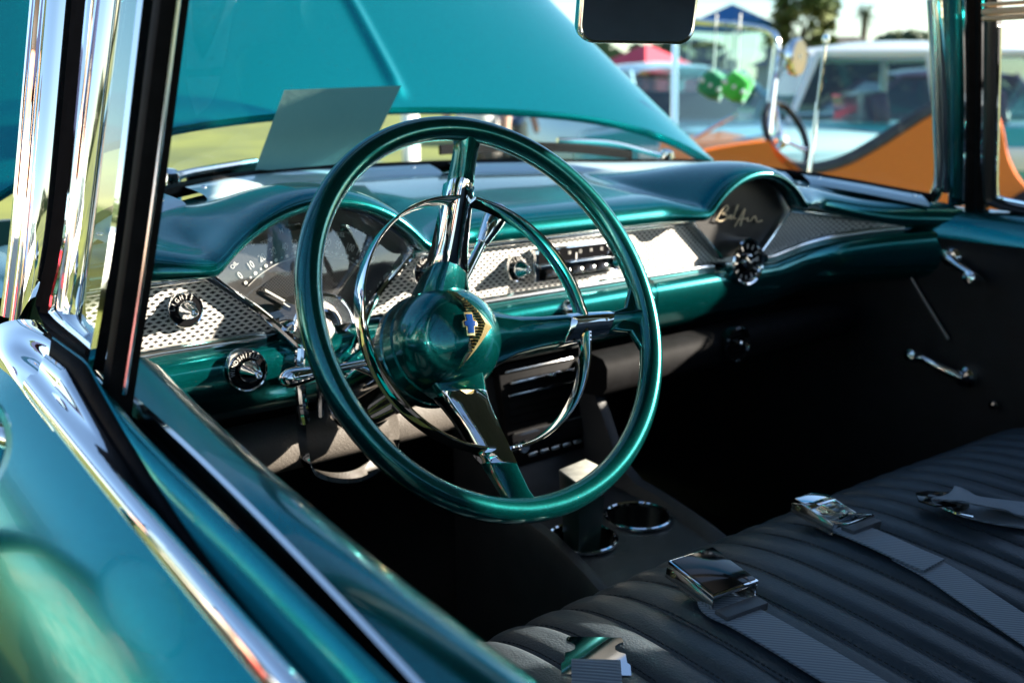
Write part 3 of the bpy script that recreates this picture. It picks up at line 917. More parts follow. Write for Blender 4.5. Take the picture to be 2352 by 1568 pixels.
# ---------------- knobs
def knob(name, c, word, a0, step, r=.0195, kr=.0128, proud=.024, cone=True, label_r=None, ls=.34):
    pa = empty(name, c, car)
    ax = Vector((0, -1, .06)).normalized()
    MB().lathe([(r, -.012), (r, .003), (r * .96, .0050), (r * .90, .0046), (r * .88, .0038)], c, ax, 40).build('knob_bezel', 'chrome', pa)
    MB().lathe([(.0001, .0040), (r * .885, .0040)], c, ax, 40).build('knob_plate', 'gloss_black', pa)
    if cone:
        pr = [(kr * .80, .004), (kr * .80, .008), (kr * 1.0, .0095), (kr * 1.04, .0115), (kr * 1.0, .013), (kr * .42, proud - .001), (kr * .40, proud), (kr * .30, proud + .0012), (kr * .27, proud + .0004), (kr * .14, proud - .0005), (.0001, proud)]
    else:
        pr = [(kr * .75, .004), (kr * .75, .010), (kr * .95, .012), (kr * .95, .018), (kr * .85, .020), (kr * 1.0, .024), (kr * 1.0, proud), (kr * .9, proud + .003), (.0001, proud + .003)]
    MB().lathe(pr, c, ax, 40).build('knob_body', 'chrome', pa, auto=30)
    if word:
        lt = MB()
        arc_text(lt, word, r * ls, c + ax * .0046, (1, 0, 0), (0, 0, 1), label_r or r * .735, a0, step, .8)
        lt.build('lettering', 'silver_print', pa, sm=False, weld=False)
    return pa
knob('light_switch', PY(424, 711, YS - .003), 'LIGHTS', 172, -22, kr=.0104, proud=.030, ls=.36)
knob('windshield_switch', PY(566, 850, 1.008), 'WINDSHIELD', 182, -14.8, r=.0235, kr=.0120, proud=.032, ls=.31)
knob('cigarette_lighter', PY(978, 624, YS - .003), 'LIGHTER', 164, -21, ls=.40, r=.0210, kr=.0125, proud=.036, cone=False)
knob('radio_tuning_knob', PY(1186, 616, YS - .004), 'VOLUME', 165, -24, ls=.40, r=.0180, kr=.0120, proud=.026)
knob('radio_volume_knob', PY(1408, 592, YS - .004), '', 0, 0, r=.0180, kr=.0120, proud=.026)
sk = empty('panel_knob', PY(1308, 708, 1.012), car)
MB().lathe([(.011, -.01), (.011, .004), (.0085, .008), (.006, .012), (.0001, .013)], PY(1308, 708, 1.012), (0, -1, 0), 24).build('knob_body', 'chrome', sk)

# ---------------- radio
rd = empty('radio', PY(1300, 640, YS), car)
def ry(x, y, Y=YS - .006): return PY(x, y, Y)
q = [ry(1222, 572), ry(1392, 553), ry(1392, 622), ry(1225, 646)]
x0, x1 = q[0].x, q[1].x; z1, z0 = (q[0].z + q[1].z) / 2, (q[2].z + q[3].z) / 2
MB().box(((x0 + x1) / 2, YS + .012, (z0 + z1) / 2), (1, 0, 0), (0, 1, 0), (0, 0, 1), (x1 - x0) / 2, .026, (z1 - z0) / 2).build('radio_case', 'chrome', rd, bevel=.002)
zm = z0 + (z1 - z0) * .50
MB().box(((x0 + x1) / 2, YS - .0135, (zm + z1) / 2), (1, 0, 0), (0, 1, 0), (0, 0, 1), (x1 - x0) / 2 - .005, .001, (z1 - zm) / 2 - .002).build('radio_dial', 'gloss_black', rd)
for i, s in enumerate(('6', '8', '10', '12', '14', '16')):
    put_text(MB(), s, .0072, (x0 + .019 + i * (x1 - x0 - .036) / 5, YS - .0150, z1 - .0092), XA, ZA_, .75).build('dial_numeral', 'silver_print', rd, sm=False, weld=False)
MB().box((x0 + .072, YS - .0150, zm + .0075), (1, 0, 0), (0, 1, 0), (0, 0, 1), .0008, .0004, .0045).build('dial_pointer', 'white', rd)
MB().box(((x0 + x1) / 2, YS - .0175, zm - .001), (1, 0, 0), (0, 1, 0), (0, 0, 1), (x1 - x0) / 2 - .003, .004, .0028).build('radio_bar', 'chrome', rd, bevel=.001)
MB().box(((x0 + x1) / 2, YS - .0140, (z0 + zm) / 2 - .001), (1, 0, 0), (0, 1, 0), (0, 0, 1), (x1 - x0) / 2 - .006, .001, (zm - z0) / 2 - .003).build('button_recess', 'gloss_black', rd)
bw = (x1 - x0 - .020) / 5
for i in range(5):
    MB().box((x0 + .010 + bw * (i + .5), YS - .0185, (z0 + zm) / 2 - .0008), (1, 0, 0), (0, 1, -.35), (0, .35, 1), bw * .44, .006, (zm - z0) / 2 - .006).build('push_button', 'gloss_black', rd, bevel=.0012)

# ================================================================== STEERING WHEEL AND COLUMN
TW = 0.4935
WC = Vector((0.5532, 0.732, -0.2015))
wx, wy, wn_ = Vector((1, 0, 0)), Vector((0, math.sin(TW), math.cos(TW))), Vector((0, -math.cos(TW), math.sin(TW)))
def WP(x, y, s): return WC + wx * x + wy * y + wn_ * s
def WA(r, deg, s, side=0.0):
    a = math.radians(deg)
    return WP(r * math.cos(a) - side * math.sin(a), r * math.sin(a) + side * math.cos(a), s)
sw = empty('steering_wheel', WC, car)
rows = []
for i in range(160):
    a = 2 * math.pi * i / 160
    d = wx * math.cos(a) + wy * math.sin(a)
    ring = []
    for k in range(22):
        b = 2 * math.pi * k / 22
        rr = .0112; ss = .0122
        cr_, cs_ = math.cos(b), math.sin(b)
        inner = 1.0 if cr_ > -.2 else 1.0 + .10 * (-cr_ - .2)
        ring.append(WC + d * (.1885 + rr * cr_ * inner) + wn_ * (ss * cs_))
    rows.append(ring)
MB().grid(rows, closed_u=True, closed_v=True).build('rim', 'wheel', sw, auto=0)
# finger notches along the inside of the rim
HUBS = -0.092
prof = [(.0001, .0500), (.012, .0488), (.026, .0440), (.038, .0355), (.047, .0250), (.0535, .0120), (.0570, -.002), (.0575, -.012), (.0562, -.0135), (.0562, -.0160), (.0580, -.0175), (.0600, -.030), (.0590, -.0315), (.0590, -.0345), (.0605, -.036), (.0600, -.050), (.0520, -.058), (.0400, -.060)]
MB().lathe(prof, WC + wn_ * HUBS, wn_, 64).build('hub', 'wheel', sw, auto=40)
SPK = (79.5, -10.5, -100.5)
def spoke_sec(ang, r, s, w, h, off=0.0):
    """five-sided ridge section at radius r"""
    return [WA(r, ang, s + dz, off + dy) for dy, dz in ((-w * 1.05, -h * 1.5), (-w * .95, -.1 * h), (-w * .10, h * .80), (w * .55, h), (w, 0.1 * h), (w * 1.05, -h * 1.5))]
def spoke(ang, c0, c1):
    R_ = [.034, .055, .068, .090, .110, .130, .150, .170, .1785, .184]
    S_ = [-.090, -.0785, -.0700, -.0565, -.0445, -.0325, -.0205, -.0085, -.002, .000]
    W_ = [.0330, .0265, .0205, .0165, .0150, .0138, .0122, .0114, .0125, .0165]
    H_ = [.0230, .0175, .0140, .0125, .0120, .0112, .0100, .0088, .0085, .0070]
    def stn(r, grow=0.0): return (r, interp(r, R_, S_), interp(r, R_, W_) + grow, interp(r, R_, H_) + grow)
    def seg(stations):
        rows = [spoke_sec(ang, *st) for st in stations]
        mb = MB().grid(rows, closed_u=True)
        mb.cap(rows[0]); mb.cap(rows[-1]); return mb
    seg([stn(r) for r in R_ if r < c0] + [stn(c0 + .006)]).build('spoke_root', 'wheel', sw, bevel=.0012)
    n = 7
    ch = [spoke_sec(ang, *stn(c0 + (c1 - c0) * i / (n - 1), .0010)) for i in range(n)]
    # slanted ends like the pressed chrome shells
    def slant(row, k):
        a = math.radians(ang); d = wx * math.cos(a) + wy * math.sin(a)
        return [p + d * (k * (i - 2.5) / 2.5) for i, p in enumerate(row)]
    ch[0] = slant(ch[0], .005); ch[-1] = slant(ch[-1], .005)
    mb = MB().grid(ch, closed_u=True); mb.cap(ch[0]); mb.cap(ch[-1])
    mb.build('spoke_shell', 'chrome', sw, bevel=.0010, auto=30)
    seg([stn(c1 - .006)] + [stn(r) for r in R_ if r > c1]).build('spoke_tip', 'wheel', sw, bevel=.0010)
for a, c0, c1 in ((79.5, .068, .143), (-10.5, .112, .152), (-100.5, .060, .142)): spoke(a, c0, c1)
# webbed flare where the lower (now right) spoke meets the rim
for s in (-1, 1):
    pts = [WA(.152, -10.5, -.018, s * .008), WA(.166, -10.5, -.008, s * .011), WA(.181, -10.5 + s * 11, .0, 0), WA(.184, -10.5, .004, 0)]
    MB().prism([WA(.150, -10.5, -.012, s * .009), WA(.168, -10.5 + s * 4.5, -.004, 0), WA(.1785, -10.5 + s * 11.5, .001, 0), WA(.188, -10.5 + s * 9, .003, 0), WA(.188, -10.5, .003, 0), WA(.160, -10.5, -.006, 0)], -wn_ * .008).build('spoke_web', 'wheel', sw, bevel=.0018)
# horn ring: flat chrome band, broken into three arcs by the spokes
def band(a0, a1, n=60):
    rows = []
    for i in range(n + 1):
        t = i / n
        a = math.radians(a0 + (a1 - a0) * t)
        d = wx * math.cos(a) + wy * math.sin(a)
        c = WC + d * .1265 + wn_ * (-.031)
        k = 1.0 + .55 * (math.exp(-(t * n / 3) ** 2) + math.exp(-((1 - t) * n / 3) ** 2))
        hw, ht = .0092 * (1 + .25 * (k - 1)), .0016
        rows.append([c + d * x + wn_ * y for x, y in ((-ht, -hw), (-ht, hw * .8), (-ht * .4, hw), (ht * .6, hw), (ht * 1.2, hw * .7), (ht * 1.2, -hw))])
    mb = MB().grid(rows, closed_u=True); mb.cap(rows[0]); mb.cap(rows[-1]); return mb
e = 4.0
for a0, a1 in ((-10.5 + e, 79.5 - e), (79.5 + e, 259.5 - e), (259.5 + e, 349.5 - e)):
    band(a0, a1, int(abs(a1 - a0))).build('horn_ring', 'chrome', sw, auto=40)
# crest on the hub: gold V, ribbed fan and a blue-centred cross, lying on its side with the turned wheel
EA = -10.5
ea = math.radians(EA)
ex, ey = wx * math.cos(ea) + wy * math.sin(ea), -wx * math.sin(ea) + wy * math.cos(ea)
def EP(u, v, s=0.0):
    """u towards the crest's foot (image right), v along its width, laid on the dome"""
    r = math.hypot(u, v)
    dome = float(np.interp(r, [0, .012, .026, .038, .047, .0535], [.0500, .0488, .0440, .0355, .0250, .0120]))
    return WC + wn_ * (HUBS + dome + s) + ex * u + ey * v
def vshape(side):
    top = [(-.014, .041), (-.001, .026), (.010, .0135), (.0225, .0)]
    bot = [(-.011, .036), (-.004, .024), (.003, .013), (.0095, .0)]
    a = [EP(u, side * v, .0010) for u, v in spline2(top)]
    b = [EP(u, side * v, .0062) for u, v in spline2(bot)]
    a0 = [p - wn_ * .004 for p in a]; b0 = [p - wn_ * .005 for p in b]
    return MB().grid([a0, a, b, b0])
def spline2(pts, n=14): return [(p.x, p.y) for p in spline([Vector((u, v, 0)) for u, v in pts], n)]
for s in (1, -1): vshape(s).build('emblem_wing', 'gold', sw, auto=30)
MB().cap([EP(u, v, .0012) for u, v in [(-.011, .036), (-.004, .024), (.003, .013), (.0095, .0), (.003, -.013), (-.004, -.024), (-.011, -.036)]] + [EP(-.006, -.014, .0012), EP(-.007, 0, .0014), EP(-.006, .014, .0012)]).build('emblem_field', 'gloss_black', sw, sm=False)
for i in range(-9, 10):
    v = i * .0030
    u1 = interp(abs(v), [0, .013, .024, .036], [.0095, .003, -.004, -.011]); u0 = -.0065 - .0001 * abs(i)
    if u1 - u0 < .001: continue
    MB().tube([EP(u0, v, .0018), EP(u1, v, .0030)], .00055, 6).build('emblem_rib', 'gold', sw)
bow = [(-.0115, .0065), (-.0035, .0065), (-.0035, .0130), (.0035, .0120)]
def cross_ring(k, s):
    o = [(-.0042, .0035), (-.0042, .0120), (.0042, .0120), (.0042, .0035), (.0075, .0030), (.0075, -.0030), (.0042, -.0035), (.0042, -.0120), (-.0042, -.0120), (-.0042, -.0035), (-.0075, -.0030), (-.0075, .0030)]
    return [EP(-.0065 + u * k, v * k, s) for u, v in o]
MB().prism(cross_ring(1.0, .0016), wn_ * .0022).build('emblem_cross_frame', 'gold', sw, bevel=.0004)
MB().prism(cross_ring(.80, .0030), wn_ * .0014).build('emblem_cross', 'blue_enamel', sw, bevel=.0003)

# ---------------- column, levers
sc_ = empty('steering_column', WC - wn_ * .5, car)
MB().lathe([(.048, -.155), (.0485, -.162), (.0470, -.170), (.0440, -.24), (.0430, -.300), (.0460, -.303), (.0475, -.310), (.0460, -.318), (.036, -.320), (.028, -.33), (.028, -.75)], WC, wn_, 40).build('column_tube', 'chrome', sc_)
MB().lathe([(.056, -.140), (.056, -.150), (.049, -.157)], WC, wn_, 40).build('column_collar', 'chrome', sc_)
# bracket under the dash
bp_ = [Vector((GX - .045, 1.00, -.345)), Vector((GX - .052, .985, -.39)), Vector((GX - .04, .985, -.425)), Vector((GX + .02, .99, -.445)), Vector((GX + .075, 1.0, -.42)), Vector((GX + .082, 1.02, -.37))]
MB().sweep(spline(bp_, 40), [(-.012, -.003), (.012, -.003), (.012, .003), (-.012, .003)], (0, 1, 0), (0, 0, 1)).build('column_bracket', 'chrome', sc_, auto=50)
MB().tube(spline([PY(690, 800, .99), PY(688, 860, .985), PY(694, 930, .98), PY(700, 968, .985)], 20), .006, 10).build('bracket_strut', 'chrome', sc_)
ts = empty('turn_signal_lever', WP(0, 0, -.14), car)
a = WP(-.040, .004, -.150); b = PD(640, 873, .985)
d = (b - a)
MB().tube([a, a + d * .35, a + d * .62], .0040, 12).build('lever_rod', 'chrome', ts)
MB().tube([a + d * .60, a + d * .63, a + d * .75, a + d * .86, a + d * .93, a + d * .975, a + d], [.0045, .0060, .0085, .0100, .0095, .0055, .0008], 20).build('lever_grip', 'chrome', ts, auto=50)
gl_ = empty('gear_lever', WP(.04, .02, -.16), car)
a = WP(.030, .020, -.165); b = PD(1148, 478, 1.15)
d = b - a
MB().tube([a, a + d * .3, a + d * .74], [.0065, .0055, .0055], 14).build('lever_rod', 'chrome', gl_)
MB().tube([a + d * .72, a + d * .76, a + d * .88, a + d * .97, a + d], [.0065, .0085, .0125, .0140, .0110], 20).build('lever_grip', 'chrome', gl_, auto=50)
MB().tube(spline([WP(-.05, -.01, -.165), PD(800, 838, 1.03), PD(760, 862, 1.05), PD(690, 880, 1.07)], 20), .0032, 8).build('signal_wire_tube', 'chrome_soft', sc_)

# ================================================================== UNDER THE DASH
ud = empty('under_dash', (CX, 1.05, -.5), car)
zt_ = -.383
prof_r = [(.02, -.000), (-.012, -.004), (-.022, -.016), (-.022, -.045), (-.010, -.060), (.03, -.064)]
def rail(x0, x1, yb, zt_, name, m):
    rows = [[Vector((X, yb + a, zt_ + b)) for a, b in prof_r] for X in [x0 + (x1 - x0) * i / 20 for i in range(21)]]
    mb = MB().grid(rows); mb.cap(rows[0]); mb.cap(rows[-1])
    return mb.build(name, m, ud, auto=50)
rail(.33, .757, 1.075, -.389, 'knee_pad', 'tan')
rail(.944, 1.54, 1.012, -.367, 'knee_pad', 'rubber')  # black material here stands in for the shade on this rail
MB().box((CX, 1.40, -.40), (1, 0, 0), (0, 1, 0), (0, 0, 1), .68, .26, .008).build('under_tray', 'black', ud)
vc = PY(1690, 790, .988)
av = empty('air_vent', vc, car)
MB().lathe([(.030, -.01), (.030, .004), (.027, .007), (.024, .003), (.022, -.004)], vc, (0, -1, -.05), 30).build('vent_ring', 'gloss_black', av)
MB().lathe([(.0001, -.004), (.023, -.004)], vc, (0, -1, -.05), 30).build('vent_disc', 'black', av)
for i in (-1, 0, 1):
    MB().box(vc + Vector((0, -.002, i * .010)), (1, 0, 0), (0, 1, .4), (0, -.4, 1), .019, .004, .0008).build('vent_vane', 'gloss_black', av)
MB().lathe([(.0001, .012), (.004, .010), (.005, 0)], vc + Vector((-.004, -.004, .004)), (0, -1, 0), 12).build('vent_knob', 'chrome', av)

# floor, tunnel, kick panels, far door
MB().grid([[Vector((.28, y, -.93)), Vector((.70, y, -.93)), Vector((.80, y, -.80)), Vector((CX, y, -.77)), Vector((1.08, y, -.80)), Vector((1.18, y, -.93)), Vector((1.78, y, -.93))] for y in [-.6 + i * .1 for i in range(24)]]).build('floor_carpet', 'carpet', car)
for s, X in ((-1, .285), (1, 1.66)):
    MB().box((X, 1.34, -.60), (1, 0, 0), (0, 1, 0), (0, 0, 1), .01, .36, .36).build('kick_panel', 'dark_trim', car)

# ---------------- console
cn = empty('console', (.87, .9, -.9), car)
XL, XR = .755, .985
def crow(y, zl_, zm_, zr_, xl=XL, xr=XR): 
    return [Vector((xl + .006, y, -.92)), Vector((xl, y, zl_ - .05)), Vector((xl, y, zl_ - .008)), Vector((xl + .004, y, zl_)), Vector((xl + .012, y, zl_ + .002)), Vector((xl + .020, y, zl_ - .001)), Vector((xl + .026, y, zm_)), Vector(((xl + xr) / 2, y, zm_ + .001)), Vector((xr - .026, y, zm_)), Vector((xr - .020, y, zr_ - .001)), Vector((xr - .010, y, zr_ + .003)), Vector((xr - .003, y, zr_)), Vector((xr, y, zr_ - .008)), Vector((xr, y, zr_ - .05)), Vector((xr - .006, y, -.92))]
def console():
    # side walls and deck, rising to the dash
    ys = [.745, .752, .765, .80, .85, .90, .95, .985, 1.02, 1.05, 1.075, 1.105]
    deck = [-.600, -.583, -.574, -.570, -.568, -.566, -.565, -.563, -.558, -.545, -.50, -.40]
    rim = [-.598, -.580, -.568, -.560, -.557, -.553, -.548, -.528, -.465, -.418, -.396, -.380]
    rows = []
    for y, zd, zr in zip(ys, deck, rim):
        xl = XL - .030 * smooth((.92 - y) / .17)
        rows.append(crow(y, zr, zd, zr, xl, XR - .022 * smooth((.92 - y) / .17)))
    MB().grid([r[:7] for r in rows]).build('console_side', 'console', cn, auto=40)
    MB().grid([r[8:] for r in rows]).build('console_side', 'console', cn, auto=40)
    yy = [r[0].y for r in rows]
    def row_at(y):
        for i in range(len(yy) - 1):
            if yy[i] <= y <= yy[i + 1]:
                t = (y - yy[i]) / (yy[i + 1] - yy[i])
                return rows[i][6].lerp(rows[i + 1][6], t), rows[i][8].lerp(rows[i + 1][8], t)
    fine = yy[:3] + [.765 + i * .0025 for i in range(1, 105)] + [y for y in yy if y > 1.03]
    holes = [PZ(1465, 1187, -.566), PZ(1337, 1238, -.566)]
    V, Fc = [], []
    nx = 76
    for y in fine:
        a_, b_ = row_at(min(y, yy[-1]))
        V += [a_.lerp(b_, j / nx) for j in range(nx + 1)]
    for i in range(len(fine) - 1):
        for j in range(nx):
            ids = (i * (nx + 1) + j, i * (nx + 1) + j + 1, (i + 1) * (nx + 1) + j + 1, (i + 1) * (nx + 1) + j)
            c_ = sum((V[k] for k in ids), Vector()) / 4
            if all(math.hypot(c_.x - h.x, c_.y - h.y) > .0445 for h in holes):
                Fc.append(ids)
    MB().add(V, Fc).build('console_deck', 'console', cn, auto=40)
    fr = rows[0]
    MB().cap(fr).build('console_end', 'console', cn, sm=False)
console()
# vents and controls on the upright face
def face(u, v):
    """u 0..1 across, v 0 (top) .. 1 (bottom) of the upright face"""
    p0, p1 = Vector((.822, 1.090, -.382)), Vector((.966, 1.090, -.382))
    q0, q1 = Vector((.822, 1.058, -.522)), Vector((.966, 1.058, -.522))
    return p0.lerp(p1, u).lerp(q0.lerp(q1, u), v)
fn = (face(1, 0) - face(0, 0)).cross(face(0, 1) - face(0, 0)).normalized()
if fn.y > 0: fn = -fn
fu = Vector((1, 0, 0)); fvv = (face(0, 1) - face(0, 0)).normalized()
hw_ = (face(1, 0) - face(0, 0)).length / 2
ac = empty('climate_panel', face(.5, .5), car)
MB().box(face(.5, .5) - fn * .004, fu, fvv, fn, hw_, .075, .008).build('panel_back', 'rubber', ac, bevel=.002)
for v in (.06, .30):
    MB().box(face(.5, v) + fn * .006, fu, fvv, fn, hw_ * .88, .0016, .003).build('vent_bar', 'chrome_soft', ac, bevel=.0006)
MB().box(face(.36, .18) + fn * .007, fu, fvv, fn, hw_ * .52, .0020, .0035).build('vent_bar', 'chrome_soft', ac, bevel=.0006)
MB().box(face(.85, .18) + fn * .007, fu, fvv, fn, hw_ * .18, .0020, .0035).build('vent_bar', 'chrome_soft', ac, bevel=.0006)
MB().box(face(.68, .18) + fn * .009, fu, fvv, fn, hw_ * .11, .0035, .005).build('vent_slider', 'chrome', ac, bevel=.0012)
for v in (.40, .47, .545, .62):
    MB().box(face(.5, v) + fn * .004, fu, fvv + fn * .4, fn - fvv * .4, hw_ * .88, .0040, .0012).build('vent_slat', 'rubber', ac)
MB().box(face(.5, .78) + fn * .005, fu, fvv, fn, hw_ * .92, .014, .003).build('control_head', 'gloss_black', ac, bevel=.001)
MB().box(face(.5, .68) + fn * .007, fu, fvv, fn, hw_ * .88, .0010, .0015).build('vent_bar', 'chrome_soft', ac)
MB().lathe([(.0001, .012), (.008, .012), (.0095, .010), (.0095, 0)], face(.12, .82) + fn * .006, fn, 20).build('control_knob', 'chrome', ac)
for i in range(5):
    MB().box(face(.26 + i * .15, .93) + fn * .006, fu, fvv, fn, hw_ * .115, .0030, .003).build('control_button', 'steel', ac, bevel=.0008)
# cup holders sunk in the deck
def cup(px, py, name='cup_holder'):
    c = PZ(px, py, -.566)
    pa = empty(name, c, car)
    MB().lathe([(.0475, .0005), (.0470, .0035), (.0445, .0045), (.0425, .003), (.0418, -.002)], c, (0, 0, 1), 48).build('cup_rim', 'chrome', pa, auto=40)
    MB().lathe([(.0418, -.002), (.0405, -.085), (.0001, -.086)], c, (0, 0, 1), 48).build('cup_liner', 'cup', pa, auto=40)
    return c
c1 = cup(1465, 1187); c2 = cup(1337, 1238)

# ================================================================== FAR SIDE
def mirror_pts(pts): return [Vector((2 * .94 - p[0], p[1], p[2])) for p in pts]
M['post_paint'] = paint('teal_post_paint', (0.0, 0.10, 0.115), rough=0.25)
fp = empty('windshield_post', PR(2190, 480), car)
NRt = Vector((-1, 0, -.2)).normalized()
path = ext([PR(2150, 0), PR(2163, 250), PR(2166, 440)])
MB().sweep(spline(path, 20), [(.012, -.012), (.012, .004), (.006, .009), (-.002, .006), (-.008, .010), (-.016, .004), (-.018, -.012)], (0, 1, 0), NRt).build('post_gasket', 'chrome', fp, auto=50)
path = ext([PR(2195, 0), PR(2200, 250), PR(2197, 470)])
MB().sweep(spline(path, 20), [(.012, -.02), (.013, .002), (.010, .008), (.002, .010), (-.008, .008), (-.012, .002), (-.013, -.02)], (0, 1, 0), NRt).build('post_garnish', 'post_paint', fp, auto=0)
for dx in (-16, 16): MB().tube(spline(ext([PR(2197 + dx, 0), PR(2201 + dx, 250), PR(2197 + dx, 470)]), 16), .0028, 8).build('post_bead', 'chrome', fp)
path = ext([PR(2240, 0), PR(2240, 250), PR(2236, 480)])
MB().sweep(spline(path, 20), [(.016, -.02), (.016, .0), (.008, .006), (0, .001), (-.008, .006), (-.018, .0), (-.018, -.02)], (0, 1, 0), NRt).build('post_weatherstrip', 'rubber', fp, auto=50)
gpts = [q_ + Vector((-.012, 0, 0)) for q_ in (PR(2010, 462), PR(2090, 472), PR(2140, 462), PR(2160, 435), PR(2166, 390), PR(2163, 300), PR(2158, 150), PR(2150, 0))]
gs = spline(gpts, 60)
def _gside(i):
    t = (gs[min(59, i + 1)] - gs[max(0, i - 1)]).normalized()
    return t.cross(NRt).normalized()
MB().sweep(gs, [(-.010, -.004), (-.009, .002), (-.004, .005), (.003, .003), (.008, -.001), (.009, -.006)], _gside, NRt).build('windshield_garnish', 'chrome_soft', car, auto=50)
fv_ = empty('vent_window', PR(2300, 475), car)
vp = ext([PR(2279, 70), PR(2275, 300), PR(2274, 440), PR(2290, 466), PR(2352, 482), PR(2500, 515)], .30)
MB().sweep(spline(vp, 60), [(-.011, -.01), (.011, -.01), (.011, .004), (.004, .008), (-.004, .004), (-.011, .006)], (0, .9, -.45), NRt).build('vent_frame', 'black', fv_, auto=50)
vp2 = [PR(2297, 60), PR(2291, 300), PR(2289, 440), PR(2300, 455), PR(2352, 467), PR(2500, 498)]
MB().tube(spline(vp2, 60), .0035, 8).build('vent_bead', 'chrome', fv_)
MB().tube(spline(ext([PR(2258, 60), PR(2256, 300), PR(2250, 470)]), 20), .0035, 8).build('vent_bead', 'chrome', fv_)
fd = empty('passenger_door', (1.66, .4, -.9), car)
xw = 1.68
DY = [-.7 + i * .05 for i in range(36)]
def kick(y): return .095 * smooth((.55 - y) / .3)  # unseen rear of the sill raised to keep sun off the seat
MB().grid([[Vector((1.70, y, -.205 + kick(y))), Vector((1.675, y, -.195 + kick(y))), Vector((1.645, y, -.203 + kick(y))), Vector((1.628, y, -.222 + kick(y))), Vector((1.624, y, -.25))] for y in DY]).build('door_cap', 'dash', fd, auto=0)
MB().grid([[Vector((1.622, y, -.245)), Vector((1.632, y, -.27)), Vector((1.640, y, -.42)), Vector((1.645, y, -.60)), Vector((1.64, y, -.93))] for y in DY]).build('door_trim_panel', 'dark_trim', fd)
MB().grid([[Vector((1.70, y, -.20 + kick(y))), Vector((1.735, y, -.26)), Vector((1.765, y, -.40)), Vector((1.775, y, -.55)), Vector((1.75, y, -.85))] for y in DY]).build('door_skin', 'body', fd, auto=0)
def PW_(x, y): return PX(x, y, 1.628)
MB().tube([PW_(2066, 592), PW_(2120, 683), PW_(2178, 778)], .0032, 8).build('trim_moulding', 'door_steel', fd)
def crank(pa_name, base, tip, knobd):
    pa = empty(pa_name, base, car)
    MB().lathe([(.018, -.012), (.018, .002), (.013, .008), (.0001, .010)], base, (-1, 0, 0), 24).build('handle_boss', 'chrome', pa)
    d = tip - base
    MB().tube([base + Vector((-.008, 0, 0)), base + d * .5 + Vector((-.016, 0, 0)), tip + Vector((-.018, 0, 0))], [.0085, .0075, .0065], 12).build('handle_arm', 'chrome', pa)
    if knobd:
        MB().lathe([(.0065, 0), (.006, .012), (.010, .020), (.0125, .030), (.010, .038), (.0001, .041)], tip + Vector((-.018, 0, 0)), (-1, 0, .25), 20).build('handle_knob', 'chrome', pa)
crank('window_crank', PW_(2185, 592), PW_(2262, 640), True)
crank('door_handle', PW_(2215, 866), PW_(2125, 815), True)
MB().lathe([(.0001, .006), (.006, .005), (.008, 0)], PW_(2282, 930), (-1, 0, 0), 14).build('lock_knob', 'chrome', fd)

# ---------------- roof, pillars, seat back: out of frame, they shade the cabin
rf = empty('roof', (CX, -.2, .3), car)
def roofz(u): return .335 + .055 * (1 - u * u)
rows = []; rin = []
for i in range(22):
    y = .86 - 2.0 * i / 21
    fall = .10 * smooth((-.75 - y) / .5) + .05 * smooth((y - .6) / .3)
    rows.append([Vector((CX + .62 * u, y, roofz(u) - fall)) for u in [-1 + k / 10 for k in range(21)]])
    rin.append([Vector((CX + .60 * u, y, roofz(u) - fall - .035)) for u in [-1 + k / 10 for k in range(21)]])
MB().grid(rows).build('roof_skin', 'body', rf, auto=0)
MB().grid(rin).build('headliner', 'headliner', rf, auto=0)
for s in (-1, 1):
    MB().tube([Vector((CX + s * .625, y, .300 - .05 * smooth((.1 - y) / .3) - .06 * smooth((-.75 - y) / .5))) for y in [.98 - 2.1 * i / 40 for i in range(41)]], .030, 10).build('roof_rail', 'chrome_soft' if s < 0 else 'dark_trim', rf)
MB().tube([Vector((CX + .62 * (-1 + k / 10), 1.02 - .12 * (-1 + k / 10) ** 2 + .0, .300 + .03 * (1 - (-1 + k / 10) ** 2))) for k in range(21)], .035, 10).build('windshield_header', 'headliner', rf)
for s in (-1, 1):
    MB().prism([Vector((CX + s * .62, -1.40, .20)), Vector((CX + s * .735, -1.52, -.19)), Vector((CX + s * .735, -1.72, -.19)), Vector((CX + s * .60, -1.55, .17))], Vector((-s * .03, 0, 0))).build('rear_pillar', 'body', rf)
for s in (-1, 1):
    pil = [(.22, .31), (.10, .265), (.0, .205), (-.07, .145), (-.12, .05), (-.14, -.10), (-.14, -.22), (-.27, -.22), (-.27, .31)]  # unseen pillar added, its curved corner shaped to shade the wheel rim
    MB().prism([Vector((CX + s * (.70 - .2 * z), y + (.165 if s > 0 else -.10), z)) for y, z in pil], Vector((-s * .03, 0, 0))).build('shade_pillar', 'dark_trim', rf)
rq = empty('rear_body', (CX, -1.6, -.6), car)
MB().box((CX, -1.95, -.50), (1, 0, 0), (0, 1, 0), (0, 0, 1), .80, .55, .30).build('trunk', 'body', rq, bevel=.08, bseg=4)
for s in (-1, 1):
    MB().box((CX + s * .775, -1.1, -.52), (1, 0, 0), (0, 1, 0), (0, 0, 1), .03, .42, .32).build('quarter_panel', 'body', rq, bevel=.02)
# sun visor folded by the passenger side
vz = empty('sun_visor', PR(2310, 20), car)
M['cream'] = vary(mat('cream_vinyl', (0.62, 0.50, 0.34), 0.6), (0.58, 0.46, 0.30), (0.68, 0.56, 0.40), 20)
for k, (ya, yb) in enumerate(((2, 10), (16, 30), (33, 44))):
    MB().box((PX(2350, (ya + yb) / 2, 1.56)), (0, 1, 0), (1, 0, 0), (0, 0, 1), .060, .010, (yb - ya) / FL * 1.55 / 2).build('visor_slat', 'cream', vz, bevel=.003)

